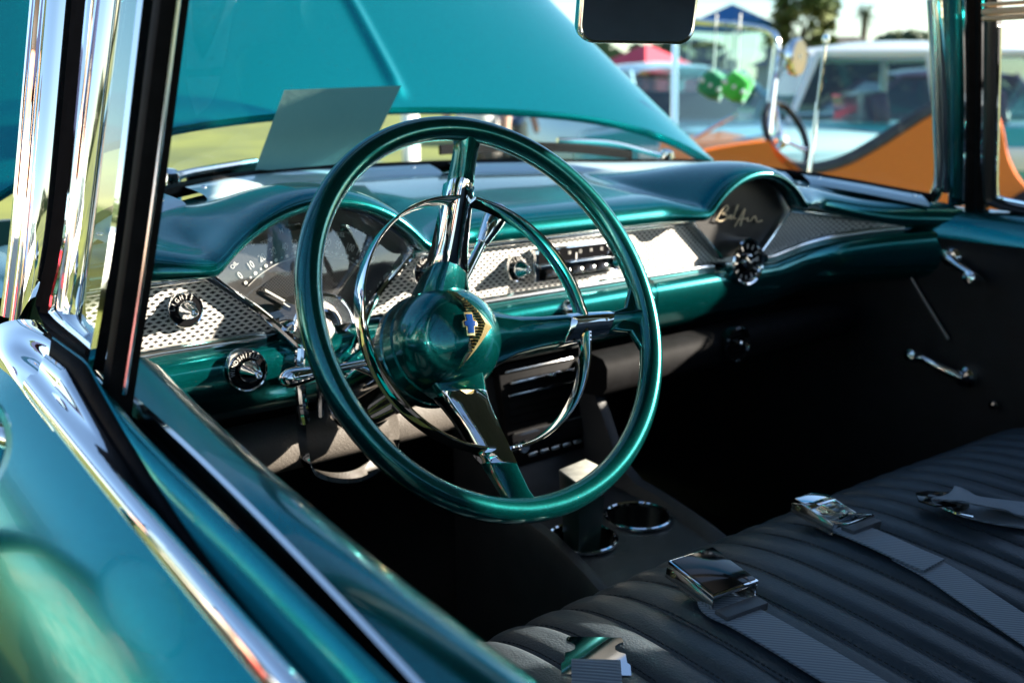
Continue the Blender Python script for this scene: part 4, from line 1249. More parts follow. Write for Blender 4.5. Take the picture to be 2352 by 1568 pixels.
# ---------------- inside mirror
mi = empty('inside_mirror', PD(1465, 40, 1.02), car)
mcn = PD(1467, 20, 1.02)
mn = Vector((-.32, -.93, -.18)).normalized()
mu_ = Vector((0, 0, 1)).cross(mn).normalized(); mv = mn.cross(mu_).normalized()
def rrect(w, h, r, n=8):
    out = []
    for cx_, cy_, a0 in ((w - r, h - r, 0), (-w + r, h - r, 90), (-w + r, -h + r, 180), (w - r, -h + r, 270)):
        for i in range(n + 1):
            a = math.radians(a0 + 90 * i / n)
            out.append((cx_ + r * math.cos(a), cy_ + r * math.sin(a)))
    return out
hw2, hh2 = .0655, .0345
def mring(k, d): return [mcn + mu_ * a * (1 + k / hw2) + mv * b * (1 + k / hh2) + mn * d for a, b in rrect(hw2, hh2, .017)]
mb = MB().grid([mring(-.006, -.016), mring(-.001, -.012), mring(0, -.004), mring(0, .003), mring(-.0012, .0042), mring(-.0030, .0030)], closed_u=True)
mb.cap(mring(-.006, -.016)); mb.build('mirror_shell', 'chrome_soft', mi, auto=50)
MB().cap(mring(-.0028, .0031)).build('mirror_glass', 'mirror', mi, sm=False)
MB().tube([mcn - mn * .015, mcn - mn * .03 + Vector((0, 0, .04)), mcn + Vector((.03, .08, .20))], .006, 10).build('mirror_stem', 'chrome', mi)

# ---------------- radio aerial on the far fender
an = empty('aerial', PD(1860, 420, 2.25), car)
a0_, a1_ = PD(1858, 405, 2.2), PD(1897, 92, 2.15)
MB().tube([a0_ + (a0_ - a1_) * .25, a0_ + (a1_ - a0_) * .55], .0052, 10).build('aerial_base_tube', 'chrome', an)
MB().tube([a0_ + (a1_ - a0_) * .55, a1_], .0032, 10).build('aerial_mast', 'chrome', an)
MB().lathe([(.0001, .012), (.006, .010), (.0085, .0), (.006, -.010), (.0001, -.012)], a1_, (0, 0, 1), 14).build('aerial_tip', 'chrome', an)

# ================================================================== BENCH SEAT
SP = [(.715, -.86), (.728, -.74), (.732, -.64), (.728, -.585), (.712, -.548), (.685, -.526), (.645, -.513), (.59, -.507), (.50, -.508), (.40, -.515), (.30, -.525), (.20, -.535), (.08, -.545), (-.02, -.545)]
SEAT = spline([Vector((0, a, b)) for a, b in SP], 70)
def seat_top(y):
    ys = [p.y for p in SEAT if p.z > -.549 and p.y < .712][::-1]; zs = [p.z for p in SEAT if p.z > -.549 and p.y < .712][::-1]
    return float(np.interp(y, ys, zs))
def crown(X):
    return .012 * (1 - ((X - CX) / .68) ** 2) - .05 * smooth((abs(X - CX) - .58) / .12)
def ridge(X):
    return 0
st = empty('bench_seat', (CX, .4, -.93), car)
PIT = .0470
X0s = .285
NP = 28
nrm = []
for i, p in enumerate(SEAT):
    a = SEAT[max(0, i - 1)]; b = SEAT[min(len(SEAT) - 1, i + 1)]
    t = (b - a).normalized()
    nrm.append(Vector((0, t.z, -t.y)) if Vector((0, t.z, -t.y)).z > 0 or i < 12 else Vector((0, -t.z, t.y)))
for i in range(len(nrm)):
    if i < 12 and nrm[i].y < 0: nrm[i] = -nrm[i]
    if i >= 12 and nrm[i].z < 0: nrm[i] = -nrm[i]
for k in range(NP):
    rows = []
    for i, p in enumerate(SEAT):
        row = []
        for j in range(11):
            s = j / 10
            X = X0s + (k + s) * PIT
            h = .0092 * (1 - abs(2 * s - 1) ** 3.4) - .0015
            jit = .0008 * math.sin(k * 7.1 + i * .21)
            row.append(Vector((X, p.y, p.z)) + nrm[i] * (h + jit * (1 - abs(2 * s - 1)) + crown(X)))
        rows.append(row)
    MB().grid(rows).build('seat_pleat', 'leather', st, auto=0)
sb = MB()
for k in range(1, NP):
    X = X0s + k * PIT
    acc = 0
    for i in range(10, len(SEAT) - 1):
        a, b = SEAT[i], SEAT[i + 1]
        L = (b - a).length
        m_ = max(1, int(round(L / .0055)))
        for q_ in range(m_):
            p = a.lerp(b, (q_ + .5) / m_)
            sb.box(Vector((X + .0030, p.y, p.z)) + nrm[i] * (.0020 + crown(X)), (b - a), (1, 0, 0), nrm[i], .0017, .0006, .0006)
tag(sb.build('stitching', 'stitch', st, sm=False, weld=False), kind='stuff')
# seat back, behind the camera's view but in the sun's way
rows = []
for i in range(12):
    t = i / 11
    a = math.pi * t
    rows.append([Vector((X, -.02 - .10 * (1 - math.cos(a)) * .5 - .06 * math.sin(a) * 0 - .10 * math.sin(a * .5), -.55 + .46 * math.sin(min(a, math.pi / 2)) if t <= .5 else -.09 - .46 * (t - .5) * 2)) for X in [.30 + 1.30 * j / 40 for j in range(41)]])
MB().grid(rows).build('seat_back', 'leather', st, auto=0)

# ---------------- seat belts lying on the cushion
def ribbon(pts, w, th, m, name, parent, twist=None, n=40):
    C = spline(pts, n)
    rows = []
    for i, p in enumerate(C):
        t = (C[min(n - 1, i + 1)] - C[max(0, i - 1)]).normalized()
        sd_ = t.cross(Vector((0, 0, 1))).normalized()
        up = sd_.cross(t).normalized()
        rows.append([p + sd_ * w * .5 * a + up * b for a, b in ((-1, 0), (-1, th), (-.96, th * 1.15), (.96, th * 1.15), (1, th), (1, 0))])
    mb = MB().grid(rows, closed_u=True); mb.cap(rows[0]); mb.cap(rows[-1])
    return mb.build(name, m, parent, auto=50)
def SPt(x, y, up=0.0):
    """point on the cushion seen at that spot of the survey grid"""
    z = -.50
    for _ in range(8):
        p = PZ(x, y, z)
        z = seat_top(max(.0, min(.70, p.y))) + crown(p.x) + .010 + up
    return PZ(x, y, z)
BG = 'lap belts lying on the seat'
def belt(label, base):
    e_ = empty('seat_belt', base)
    return tag(e_, label, 'seat belt', BG)
# belt 1: tongue plate at the bottom edge
b1 = belt('grey lap belt with a shiny notched latch plate, nearest the driver door', SPt(1370, 1540))
c = SPt(1368, 1522, .012)
dv = (SPt(1372, 1600, .010) - SPt(1366, 1500, .010)); dv.z = 0; dv.normalize()
dv = (dv + Vector((0, 0, -.18))).normalized()
du = Vector((0, 0, 1)).cross(dv).normalized()
if du.dot(Vector(CR)) < 0: du = -du
dn = du.cross(dv).normalized()
if dn.z < 0: dn = -dn
tongue = [(-.024, -.030), (.024, -.030), (.025, -.027), (.025, -.0235), (.020, -.021), (.017, -.018), (.017, -.013), (.021, -.010), (.0255, -.012), (.027, -.006), (.027, .001), (.0295, .004), (.0295, .016), (-.0295, .016), (-.0295, .006), (-.027, .002), (-.0255, -.008), (-.021, -.011), (-.017, -.014), (-.017, -.018), (-.020, -.021), (-.025, -.0235), (-.025, -.027)]
prof_l = [(-.0300, .0235), (-.0275, .0250), (-.0245, .0250), (-.0225, .0210), (-.0190, .0175), (-.0145, .0175), (-.0115, .0210), (-.0095, .0262), (.0010, .0268), (.0040, .0295), (.0165, .0295)]
def plate(h_): return [[c + dv * v + du * w * k + dn * h_ for k in (-1, -.5, 0, .5, 1)] for v, w in prof_l]
lp = MB().grid(plate(.0026)); lp.grid(plate(0.0))
top_r, bot_r = plate(.0026), plate(0.0)
for e_i in (0, 4): lp.grid([[r[e_i] for r in top_r], [r[e_i] for r in bot_r]])
lp.grid([top_r[0], bot_r[0]]); lp.grid([top_r[-1], bot_r[-1]])
lp.build('latch_plate', 'chrome', b1, auto=30)
ribbon([c + dv * .002 + dn * .0032, c + dv * .008 + dn * .0045, c + dv * .05 + dn * .002, c + dv * .11 - dn * .004], .042, .0018, 'webbing', 'strap', b1, n=16)

def buckle_belt(label, px, tail, open_lid, hold, w=.046, wide=.030, ln=.034):
    bc = SPt(*px, .014)
    e_ = belt(label, SPt(*px))
    d_ = (SPt(*tail[-1], .006) - bc); d_.z = 0; d_.normalize()
    u_ = d_.cross(Vector((0, 0, 1))).normalized()
    n_ = u_.cross(d_).normalized()
    tilt = Matrix.Rotation(math.radians(-8), 3, u_)
    d2 = tilt @ d_; n2 = tilt @ n_
    # housing: side rails, base, lid
    MB().box(bc - n2 * .006, u_, d2, n2, wide, ln, .0012).build('buckle_base', 'chrome_soft', e_, bevel=.0006)
    for s in (-1, 1):
        side = [(-ln, -.006), (ln * .92, -.006), (ln, -.001), (ln * .95, .007), (-ln * .55, .0095), (-ln, .004)]
        MB().prism([bc + u_ * s * wide + d2 * a + n2 * b for a, b in side], u_ * (-s) * .0022).build('buckle_side', 'chrome_soft', e_, bevel=.0005)
        MB().lathe([(.0001, .0012), (.0032, .001), (.0036, 0)], bc + u_ * s * wide + d2 * (-ln * .70) + n2 * .0015, u_ * s, 12).build('buckle_rivet', 'gold', e_)
    if open_lid:
        hinge = bc - d2 * ln * .15 + n2 * .0095
        ld = Matrix.Rotation(math.radians(24), 3, u_) @ d2; l_n = Matrix.Rotation(math.radians(24), 3, u_) @ n2
        MB().box(bc - d2 * ln * .55 + n2 * .0095, u_, d2, n2, wide * .92, ln * .42, .0012).build('buckle_lid', 'chrome', e_, bevel=.0008)
        fr = MB()
        a_ = bc + d2 * ln * .95 + n2 * .008
        for s in (-1, 1): fr.box(a_ + u_ * s * wide * .85 + ld * .004, u_, ld, l_n, .0022, .016, .0018)
        fr.box(a_ + ld * .018, u_, ld, l_n, wide * .87, .0022, .0018)
        fr.build('buckle_loop', 'chrome', e_, bevel=.0005)
    else:
        MB().box(bc + n2 * .0105, u_, d2, n2, wide * 1.0, ln * .98, .0022).build('buckle_lid', 'chrome', e_, bevel=.0012)
        MB().box(bc + n2 * .0130, u_, d2, n2, wide * .93, ln * .90, .0010).build('lid_inlay', 'gloss_black', e_, bevel=.0006)
    # short neck, keeper, then the strap
    pts = [bc + d2 * ln * .6 - n2 * .004] + [SPt(x, y, .004) for x, y in tail]
    ribbon(pts, w, .0022, 'webbing', 'strap', e_)
    k0 = SPt(*hold, .0045)
    MB().box(k0 + n_ * .002, u_, d_, n_, w * .5 + .004, .0085, .0042).build('strap_keeper', 'keeper', e_, bevel=.0012)
    return e_
M['keeper'] = vary(mat('grey_keeper', (0.13, 0.14, 0.15), 0.5), (0.11, 0.12, 0.13), (0.15, 0.16, 0.175), 40)
buckle_belt('grey lap belt with a black topped buckle, between the latch plate and the open buckle', (1634, 1334), [(1660, 1395), (1720, 1425), (1850, 1500), (1985, 1582), (2100, 1660)], False, (1703, 1404))
b3 = buckle_belt('grey lap belt with an open chrome buckle and a folded strap end, mid seat', (1896, 1178), [(1925, 1205), (2010, 1240), (2080, 1272), (2145, 1300)], True, (1978, 1212), w=.042, wide=.024, ln=.030)
ribbon([SPt(2080, 1275, .001), SPt(2160, 1318, .001), SPt(2260, 1385, .001), SPt(2380, 1465, .001), SPt(2500, 1545, .001)], .044, .0016, 'webbing', 'strap', b3)
b4 = belt('grey lap belt looped over a dark latch plate, nearest the passenger door', SPt(2190, 1160))
ribbon([SPt(2178, 1148, .020), SPt(2195, 1135, .030), SPt(2250, 1150, .024), SPt(2310, 1166, .012), SPt(2420, 1180, .010)], .045, .0022, 'webbing', 'strap', b4)
ribbon([SPt(2178, 1148, .020), SPt(2185, 1160, .008), SPt(2230, 1175, .004), SPt(2300, 1190, .002), SPt(2420, 1205, .002)], .045, .0022, 'webbing', 'strap', b4)
cc4 = SPt(2160, 1150, .010)
MB().prism([cc4 + Vector((a * .030, b * .024, c_)) for a, b, c_ in ((-1.1, .4, .004), (-.5, 1, .004), (.2, .9, .002), (.9, .2, 0), (.8, -.5, 0), (0, -.9, 0), (-.9, -.4, .002))], (0, 0, .003)).build('latch_plate', 'gloss_black', b4, bevel=.0008)
MB().tube([SPt(2165, 1165, .006), SPt(2200, 1180, .006), SPt(2235, 1186, .006)], .0028, 8).build('latch_bar', 'chrome', b4)

# ---------------- box in the cup holder
bxm = vary(mat('dark_green_card', (0.012, 0.03, 0.026), 0.35), (0.010, 0.024, 0.021), (0.016, 0.038, 0.033), 30)
M['card_green'] = bxm
M['pale_top'] = vary(mat('pale_striped_top', (0.42, 0.42, 0.37), 0.5), (0.34, 0.34, 0.30), (0.48, 0.48, 0.43), 90)
bt = tag(empty('tall_box', c2 + Vector((0, 0, -.07))), 'tall dark green box with a pale top standing in the cup holder', 'box')
q = [PZ(1283, 1078, -.462), PZ(1345, 1053, -.462), PZ(1395, 1077, -.462), PZ(1330, 1112, -.462)]
qc = sum(q, Vector()) / 4
qb = [Vector((c2.x, c2.y, -.640)) + (p - qc) * .62 for p in q]
for p in qb: p.z = -.638
body = MB(); body.add(qb + [p - Vector((0, 0, .002)) for p in q], [(0, 1, 2, 3), (4, 5, 6, 7), (0, 1, 5, 4), (1, 2, 6, 5), (2, 3, 7, 6), (3, 0, 4, 7)])
body.build('box_body', 'card_green', bt, bevel=.0015)
MB().prism([qc + (p - qc) * .985 for p in q], (0, 0, -.0025)).build('box_top', 'pale_top', bt, bevel=.0005)

# ---------------- sheet propped in the windshield
sx = .640
p_bl = PX(584, 394, .612); p_tl = on(653, 207, (1, 0, 0), .612)
W_ = PX(922, 197, .612 + .215)
p_tr = on(922, 197, (0, 1, 0), p_tl.y); p_br = p_bl + (p_tr - p_tl)
paper = vary(mat('grey_card', (0.36, 0.44, 0.43), 0.7), (0.09, 0.17, 0.155), (0.17, 0.28, 0.25), 4, bump=0.8, bscale=70)
_t = nd(paper, "ShaderNodeBsdfTranslucent"); _t.inputs[0].default_value = (0.24, 0.48, 0.40, 1)
_m = nd(paper, "ShaderNodeMixShader"); _m.inputs[0].default_value = 0.6
lk(paper, bsdf(paper).outputs[0], _m.inputs[1]); lk(paper, _t.outputs[0], _m.inputs[2])
lk(paper, _m.outputs[0], paper.node_tree.nodes["Material Output"].inputs[0])
M['paper'] = paper
rows = []
for i in range(9):
    a = p_bl.lerp(p_tl, i / 8); b = p_br.lerp(p_tr, i / 8)
    rows.append([a.lerp(b, j / 8) + Vector((0, .004 * math.sin(j / 8 * 3.1) * (i / 8), 0)) for j in range(9)])
pn = (p_tl - p_bl).cross(p_br - p_bl).normalized()
mb = MB().grid(rows)
tag(mb.build('card_sheet', 'paper', None), 'grey-green card sheet propped on the dashboard against the windshield', 'card')

# ================================================================== BEYOND THE CAR
RV, HV = Vector(CR), Vector(HD)
def at(a, d, z): return HV * d + RV * a + Vector((0, 0, z))
def gp_(x, d):
    """ground point under survey column x at distance d"""
    p = PD(x, 208, d); return Vector((p.x, p.y, GZ))
M['orange'] = paint('orange_paint', (1.0, 0.175, 0.0), metal=0.30, rough=0.45, coat=0.10)
M['white_paint'] = mat('white_paint', (0.74, 0.77, 0.76), 0.3, coat=1)
M['aqua_paint'] = mat('aqua_paint', (0.03, 0.36, 0.34), 0.3, coat=1)
M['red_paint'] = mat('red_paint', (0.50, 0.02, 0.03), 0.3, coat=1)
M['maroon'] = mat('maroon_paint', (0.10, 0.01, 0.03), 0.3, coat=1)
M['pale_blue'] = mat('pale_blue_paint', (0.30, 0.55, 0.62), 0.3, coat=1)
M['tyre'] = mat('tyre_rubber', (0.015, 0.015, 0.015), 0.8)
M['car_glass'] = glass('car_window_glass', (0.55, 0.66, 0.66), refl=1.4)

def bg_car(name, label, loc, rz, body, roofm, L=4.9, w=.92, H=1.54, group=None, belt=.95, band=None, hood_up=None, tfk=.055, seat='dark_trim'):
    e_ = empty(name, (0, 0, 0))
    tag(e_, label, 'car', group)
    # stations along the length: x, half width, bottom, shoulder height
    sta = [(-.5, .72, .42, .78), (-.485, .80, .34, .84), (-.44, .90, .26, .92), (-.30, .97, .24, .95), (-.1, 1.0, .22, .95), (.15, 1.0, .22, .96), (.30, .99, .24, .95), (.43, .93, .27, .91), (.485, .85, .34, .86), (.5, .75, .42, .78)]
    rows = []
    for f, hw, zb, zs in sta:
        y = w * hw; x = f * L; zs *= belt / .95
        rows.append([Vector((x, s * a * y, z)) for s, a, z in ((1, .55, zb), (1, .93, zb), (1, 1.0, zb + .12), (1, 1.02, .55), (1, .985, zs - .12), (1, .93, zs - .02), (1, .80, zs), (1, .3, zs + .015), (-1, .3, zs + .015), (-1, .80, zs), (-1, .93, zs - .02), (-1, .985, zs - .12), (-1, 1.02, .55), (-1, 1.0, zb + .12), (-1, .93, zb), (-1, .55, zb))])
    mb = MB().grid(rows, closed_u=True); mb.cap(rows[0]); mb.cap(rows[-1])
    mb.build('body', body, e_, auto=50)
    if band:
        for s in (1, -1):
            MB().box((0, s * w * 1.012, .70), (1, 0, 0), (0, 1, 0), (0, 0, 1), L * .40, .012, .085).build('side_band', band, e_, bevel=.004)
    bz, tz = belt + .0, H - .10
    bf, br, tf, tr = .17 * L, -.27 * L, tfk * L, -.20 * L
    yb, yt = w * .80, w * .62
    def roofrow(f):
        x = tf + .05 + (tr - .08 - tf - .05) * f
        c = .10 * math.sin(math.pi * min(max(f, .04), .96)) ** .5
        return [Vector((x, s * yt * k, tz + (.015 + c) * (1 - abs(k) ** 2.4) - .03 * (abs(k) > .99))) for s, k in ((1, 1.06), (1, 1.0), (1, .85), (1, .5), (1, 0), (-1, .5), (-1, .85), (-1, 1.0), (-1, 1.06))]
    MB().grid([roofrow(i / 12) for i in range(13)]).build('roof', roofm, e_, auto=60)
    for s in (1, -1):
        A, B_2, C_, D_ = Vector((bf, s * yb, bz)), Vector((tf, s * yt, tz)), Vector((tr, s * yt, tz)), Vector((br, s * yb, bz))
        mid_b, mid_t = A.lerp(D_, .52), B_2.lerp(C_, .52)
        for p, q_, r in ((A, B_2, .028), (mid_b, mid_t, .032), (D_, C_, .075)):
            MB().tube([p, q_], r, 8).build('pillar', roofm, e_)
        MB().tube([B_2, C_], .03, 8).build('roof_rail', roofm, e_)
        MB().cap([A, B_2, mid_t, mid_b]).build('side_window', 'car_glass', e_, sm=False)
        MB().cap([mid_b, mid_t, C_, D_]).build('side_window', 'car_glass', e_, sm=False)
        for xw_, nm in ((.31 * L, 'wheel'), (-.30 * L, 'wheel')):
            MB().lathe([(.0001, .04), (.17, .04), (.20, .055), (.30, .06), (.335, .04), (.335, -.12), (.30, -.14)], (xw_, s * w * .90, .335), (0, s, 0), 28).build(nm, 'tyre', e_)
            MB().lathe([(.0001, .075), (.06, .07), (.15, .055), (.19, .060), (.20, .055)], (xw_, s * w * .90, .335), (0, s, 0), 24).build('hub_cap', 'chrome', e_)
    MB().cap([Vector((bf, yb, bz)), Vector((tf, yt, tz)), Vector((tf, -yt, tz)), Vector((bf, -yb, bz))]).build('windshield', 'car_glass', e_, sm=False)
    MB().cap([Vector((br, yb, bz)), Vector((tr, yt, tz)), Vector((tr, -yt, tz)), Vector((br, -yb, bz))]).build('rear_window', 'car_glass', e_, sm=False)
    MB().box((-.05 * L, 0, bz - .10), (1, 0, 0), (0, 1, 0), (0, 0, 1), .20 * L, w * .78, .08).build('cabin_floor', 'dark_trim', e_)
    for x in (.02 * L, -.16 * L):
        MB().box((x, 0, bz + .02), (.2, 0, 1), (0, 1, 0), (1, 0, -.2), .22, w * .66, .07).build('seat', seat, e_, bevel=.03)
    for s in (1, -1):
        MB().tube([Vector((s * L * .505, -w * .85, .45)), Vector((s * L * .52, -w * .5, .46)), Vector((s * L * .525, 0, .46)), Vector((s * L * .52, w * .5, .46)), Vector((s * L * .505, w * .85, .45))], .06, 10).build('bumper', 'chrome', e_)
        for t in (1, -1):
            MB().lathe([(.10, -.03), (.105, .02), (.09, .035), (.0001, .05)], (s * L * .485, t * w * .66, .72), (s, 0, 0), 20).build('lamp', 'chrome', e_)
    if hood_up:
        MB().grid([[Vector((.20 * L + t * .9 * math.cos(.9), y, bz + .03 + t * .9 * math.sin(.9) + .05 * (1 - (y / w) ** 2))) for y in [w * .8 * (-1 + k / 6) for k in range(13)]] for t in [i / 6 for i in range(7)]]).build('hood', hood_up, e_, auto=60)
    e_.rotation_euler = (0, 0, rz)
    e_.location = loc
    return e_
def heading(v): return math.atan2(v.y, v.x)

# teal and white car across the aisle, nose to the left of the picture
bg_car('two_tone_car', 'white roofed aqua two-tone car parked behind the orange hot rod', gp_(2010, 8.3), heading(-RV + HV * .06), 'aqua_paint', 'white_paint', L=5.0, H=1.58, band='white_paint', tfk=.125, seat='maroon')
bg_car('maroon_car', 'maroon car partly seen through the windows of the aqua car', gp_(2080, 12.0), heading(-RV), 'maroon', 'maroon', H=1.45)
bg_car('pale_blue_car', 'pale blue car behind the raised teal hood in the next row', gp_(1545, 9.2), heading(RV * .35 - HV), 'pale_blue', 'pale_blue', H=1.45)
bg_car('red_car', 'bright red car far behind the pale blue one', gp_(1475, 13.0), heading(RV * .3 - HV), 'red_paint', 'red_paint', H=1.5)
bg_car('white_car', 'white car at the far right beyond the passenger window', gp_(2520, 12.5), heading(-RV * .9 + HV * .2), 'white_paint', 'white_paint')
# unseen cars added on the driver side for chrome and paint to mirror
SIDE = 'unseen cars added on the driver side for reflections'
bg_car('reflection_car', 'unseen red car added beyond the driver side for the chrome post to mirror', Vector((-4.6, 3.4, GZ)), math.radians(80), 'red_paint', 'white_paint', group=SIDE)
bg_car('reflection_car', 'unseen white car added behind the driver side for the belt trim to mirror', Vector((-4.4, -2.8, GZ)), math.radians(95), 'white_paint', 'white_paint', group=SIDE)

# ---------------- orange hot rod
DH = 4.3
hr = tag(empty('hot_rod', gp_(1900, DH)), 'orange open hot rod with upright chrome windshield, parked beside the teal car', 'car')
def H(x, y, k=0.0): return PD(x, y, DH) + HV * k
sil = [(1590, 352), (1640, 340), (1700, 330), (1762, 322), (1775, 352), (1800, 380), (1850, 398), (1905, 392), (1960, 372), (2020, 338), (2080, 300), (2140, 263), (2200, 240), (2262, 236), (2292, 262), (2306, 300), (2318, 360), (2352, 420), (2420, 470), (2430, 640), (2200, 700), (1800, 700), (1600, 640), (1570, 480)]
top_ = spline([Vector((x, y, 0)) for x, y in sil[3:19]], 60)
ring = [H(x, y) for x, y in sil[:3]] + [H(q.x, q.y) for q in top_] + [H(x, y) for x, y in sil[19:]]
W_h = .95
rows = []
for k, sc2 in ((0.10, .93), (.02, .985), (0.0, 1.0), (W_h, 1.0), (W_h - .02 + .04, .985)):
    cxy = H(1980, 480)
    rows.append([cxy + (p - cxy) * sc2 + HV * k for p in ring])
def sidewall(k0, k1, name):
    r = []
    for k, s_ in ((k0, .995), (k0 - .012, .985), (k0 - .012, .5)):
        cxy = H(1980, 520)
        r.append([cxy + (p - cxy) * s_ + HV * k for p in ring])
    mb = MB().grid([[p + HV * (k1) for p in ring], [p + HV * k0 for p in ring]], closed_u=True)
    mb.grid(r, closed_u=True)
    mb.cap(r[-1])
    return mb.build(name, 'orange', hr, auto=40)
sidewall(0.0, .05, 'body_side'); ring = [p - Vector((0, 0, .30)) for p in ring]
sidewall(W_h, W_h + .05, 'body_side')
MB().grid([[H(x, y, k) for x, y in ((1590, 352), (1640, 340), (1700, 330), (1762, 322))] for k in (.05, .25, .5, .8, W_h)]).build('cowl', 'orange', hr)
MB().grid([[H(x, y, k) - Vector((0, 0, .30 * k / W_h)) for x, y in ((2262, 236), (2292, 262), (2306, 300), (2318, 360), (2352, 420), (2420, 470))] for k in (.05, .3, .6, .8, W_h)]).build('rear_deck', 'orange', hr)
MB().grid([[H(x, y, k) for x, y in ((1590, 352), (1570, 480), (1600, 640))] for k in (.05, W_h)]).build('grille_shell', 'orange', hr)
M['grey_roll'] = vary(mat('grey_upholstery', (0.06, 0.055, 0.055), 0.6), (0.05, 0.046, 0.046), (0.075, 0.07, 0.07), 20)
edge = [H(x, y - 5, .03) for x, y in ((1775, 360), (1800, 382), (1850, 398), (1905, 392), (1960, 372), (2020, 338), (2080, 300), (2140, 263), (2200, 240), (2262, 236))]
MB().tube(spline(edge, 50), .035, 10).build('cockpit_roll', 'grey_roll', hr)
MB().tube([p + HV * (W_h - .02) - Vector((0, 0, .30)) for p in spline(edge, 50)], .035, 10).build('cockpit_roll', 'grey_roll', hr)
# windshield: chrome hoop and pane, set across the cowl and swung a little towards us
def hw(x, y, d): return PD(x, y, d)
DW = 4.45
hoop = [hw(1548, 352, DW + .55), hw(1551, 110, DW + .55), hw(1562, 62, DW + .52), hw(1600, 50, DW + .45), hw(1690, 58, DW + .2), hw(1755, 68, DW), hw(1779, 82, DW - .05), hw(1784, 110, DW - .05), hw(1762, 318, DW - .05)]
def polyfillet(pts, n): return spline(pts, n)
MB().tube([hoop[0], hoop[1]] + spline(hoop[1:4], 10)[1:] + [hoop[4]] + spline(hoop[5:8], 10) + [hoop[8]], .017, 10).build('windshield_frame', 'chrome', hr)
MB().tube([hoop[8], hoop[0]], .022, 10).build('windshield_rail', 'chrome', hr)
MB().cap([hoop[0], hoop[1], hoop[2], hoop[3], hoop[4], hoop[5], hoop[6], hoop[7], hoop[8]]).build('windshield_pane', 'hot_glass', hr, sm=False) if 'hot_glass' in M else None
M['hot_glass'] = glass('hot_rod_glass', (0.52, 0.76, 0.78), refl=1.5)
MB().cap(hoop).build('windshield_pane', 'hot_glass', hr, sm=False)
MB().tube([hw(1595, 318, DW + .3), hw(1680, 268, DW + .2), hw(1690, 262, DW + .2)], .010, 8).build('wiper_arm', 'chrome', hr)
# its steering wheel
sc3 = hw(1806, 312, DH + .12)
wn3 = (RV * .62 - HV * .62 + Vector((0, 0, .42))).normalized()
u3 = wn3.cross(Vector((0, 0, 1))).normalized(); v3 = u3.cross(wn3).normalized()
MB().tube([sc3 + (u3 * math.cos(a) + v3 * math.sin(a)) * .155 for a in [2 * math.pi * i / 40 for i in range(40)]], .016, 10, closed=True).build('steering_rim', 'gloss_black', hr)
for a in (90, 210, 330):
    a = math.radians(a)
    MB().tube([sc3 - wn3 * .03, sc3 + (u3 * math.cos(a) + v3 * math.sin(a)) * .15], .010, 8).build('steering_spoke', 'chrome', hr)
MB().tube([sc3 - wn3 * .02, sc3 - wn3 * .42], .03, 12).build('steering_column', 'black', hr)
MB().lathe([(.0001, .03), (.03, .025), (.045, .0), (.045, -.05)], sc3 - wn3 * .03, wn3, 20).build('horn_button', 'chrome', hr)
# round side mirror on the windshield post
mr = hw(1838, 132, DW - .1)
MB().lathe([(.075, 0), (.082, .01), (.080, .03), (.06, .05), (.0001, .06)], mr, HV * .5 - RV * .6, 28).build('side_mirror', 'chrome', hr)
MB().lathe([(.0001, .001), (.075, .001)], mr, HV * .5 - RV * .6, 28).build('mirror_glass', 'gloss_black', hr)  # black face stands in for the dark reflection in this mirror
MB().tube([mr, hw(1784, 118, DW - .05)], .010, 8).build('mirror_arm', 'chrome', hr)
MB().lathe([(.30, -.10), (.36, -.08), (.38, 0), (.36, .1), (.25, .11), (.0001, .09)], gp_(1640, DH) + Vector((0, 0, .36)) - HV * .12, -HV, 28).build('wheel', 'tyre', hr)
MB().lathe([(.30, -.12), (.40, -.10), (.42, 0), (.40, .1), (.25, .11), (.0001, .09)], gp_(2440, DH) + Vector((0, 0, .40)) - HV * .12, -HV, 28).build('wheel', 'tyre', hr)

# fuzzy die behind that windshield, and a second for its reflection
def die(name, c, m, label, r=.062):
    mb = MB()
    rows = []
    n = 14
    rnd = random.Random(label)
    for i in range(n + 1):
        th = math.pi * i / n
        row = []
        for j in range(20):
            ph = 2 * math.pi * j / 20
            d = Vector((math.sin(th) * math.cos(ph), math.sin(th) * math.sin(ph), math.cos(th)))
            k = 1 / (abs(d.x) ** 3.6 + abs(d.y) ** 3.6 + abs(d.z) ** 3.6) ** (1 / 3.6)
            row.append(d * (r * k * (1 + rnd.uniform(-.05, .05))))
        rows.append(row)
    rot = Matrix.Rotation(.5, 3, 'Z') @ Matrix.Rotation(.5, 3, 'X')
    e_ = empty(name, c)
    tag(e_, label, 'fuzzy dice')
    MB().grid([[c + rot @ p for p in r_] for r_ in rows], closed_u=True).build('plush_cube', m, e_, auto=0)
    MB().tube([c + Vector((0, 0, r)), c + Vector((0, 0, r + .26))], .004, 6).build('string', 'white', e_)
    sp_ = MB()
    for f in ((1, 0, 0), (0, -1, 0), (0, 0, 1), (-1, 0, 0), (0, 1, 0)):
        f = Vector(f); u = f.orthogonal().normalized(); v = f.cross(u)
        for a, b in ((-1, -1), (0, 0), (1, 1)):
            sp_.lathe([(.0001, .004), (.010, .003), (.012, -.006)], c + rot @ (f * r * 1.0 + (u * a + v * b) * r * .5), rot @ f, 10)
    sp_.build('pips', 'white', e_)
M['lime_plush'] = vary(mat('lime_plush', (0.05, 0.62, 0.04), 0.9, sheen=.5), (0.04, 0.5, 0.03), (0.10, 0.72, 0.08), 60, bump=1.0, bscale=300)
M['reflected_plush'] = vary(mat('reflected_plush', (0.02, 0.30, 0.10), 0.9, sheen=.5), (0.015, 0.22, 0.08), (0.03, 0.36, 0.14), 60, bump=1.0, bscale=300)
die('fuzzy_die', hw(1692, 200, DW + .12), 'lime_plush', 'bright lime fuzzy die hanging in the hot rod windshield')
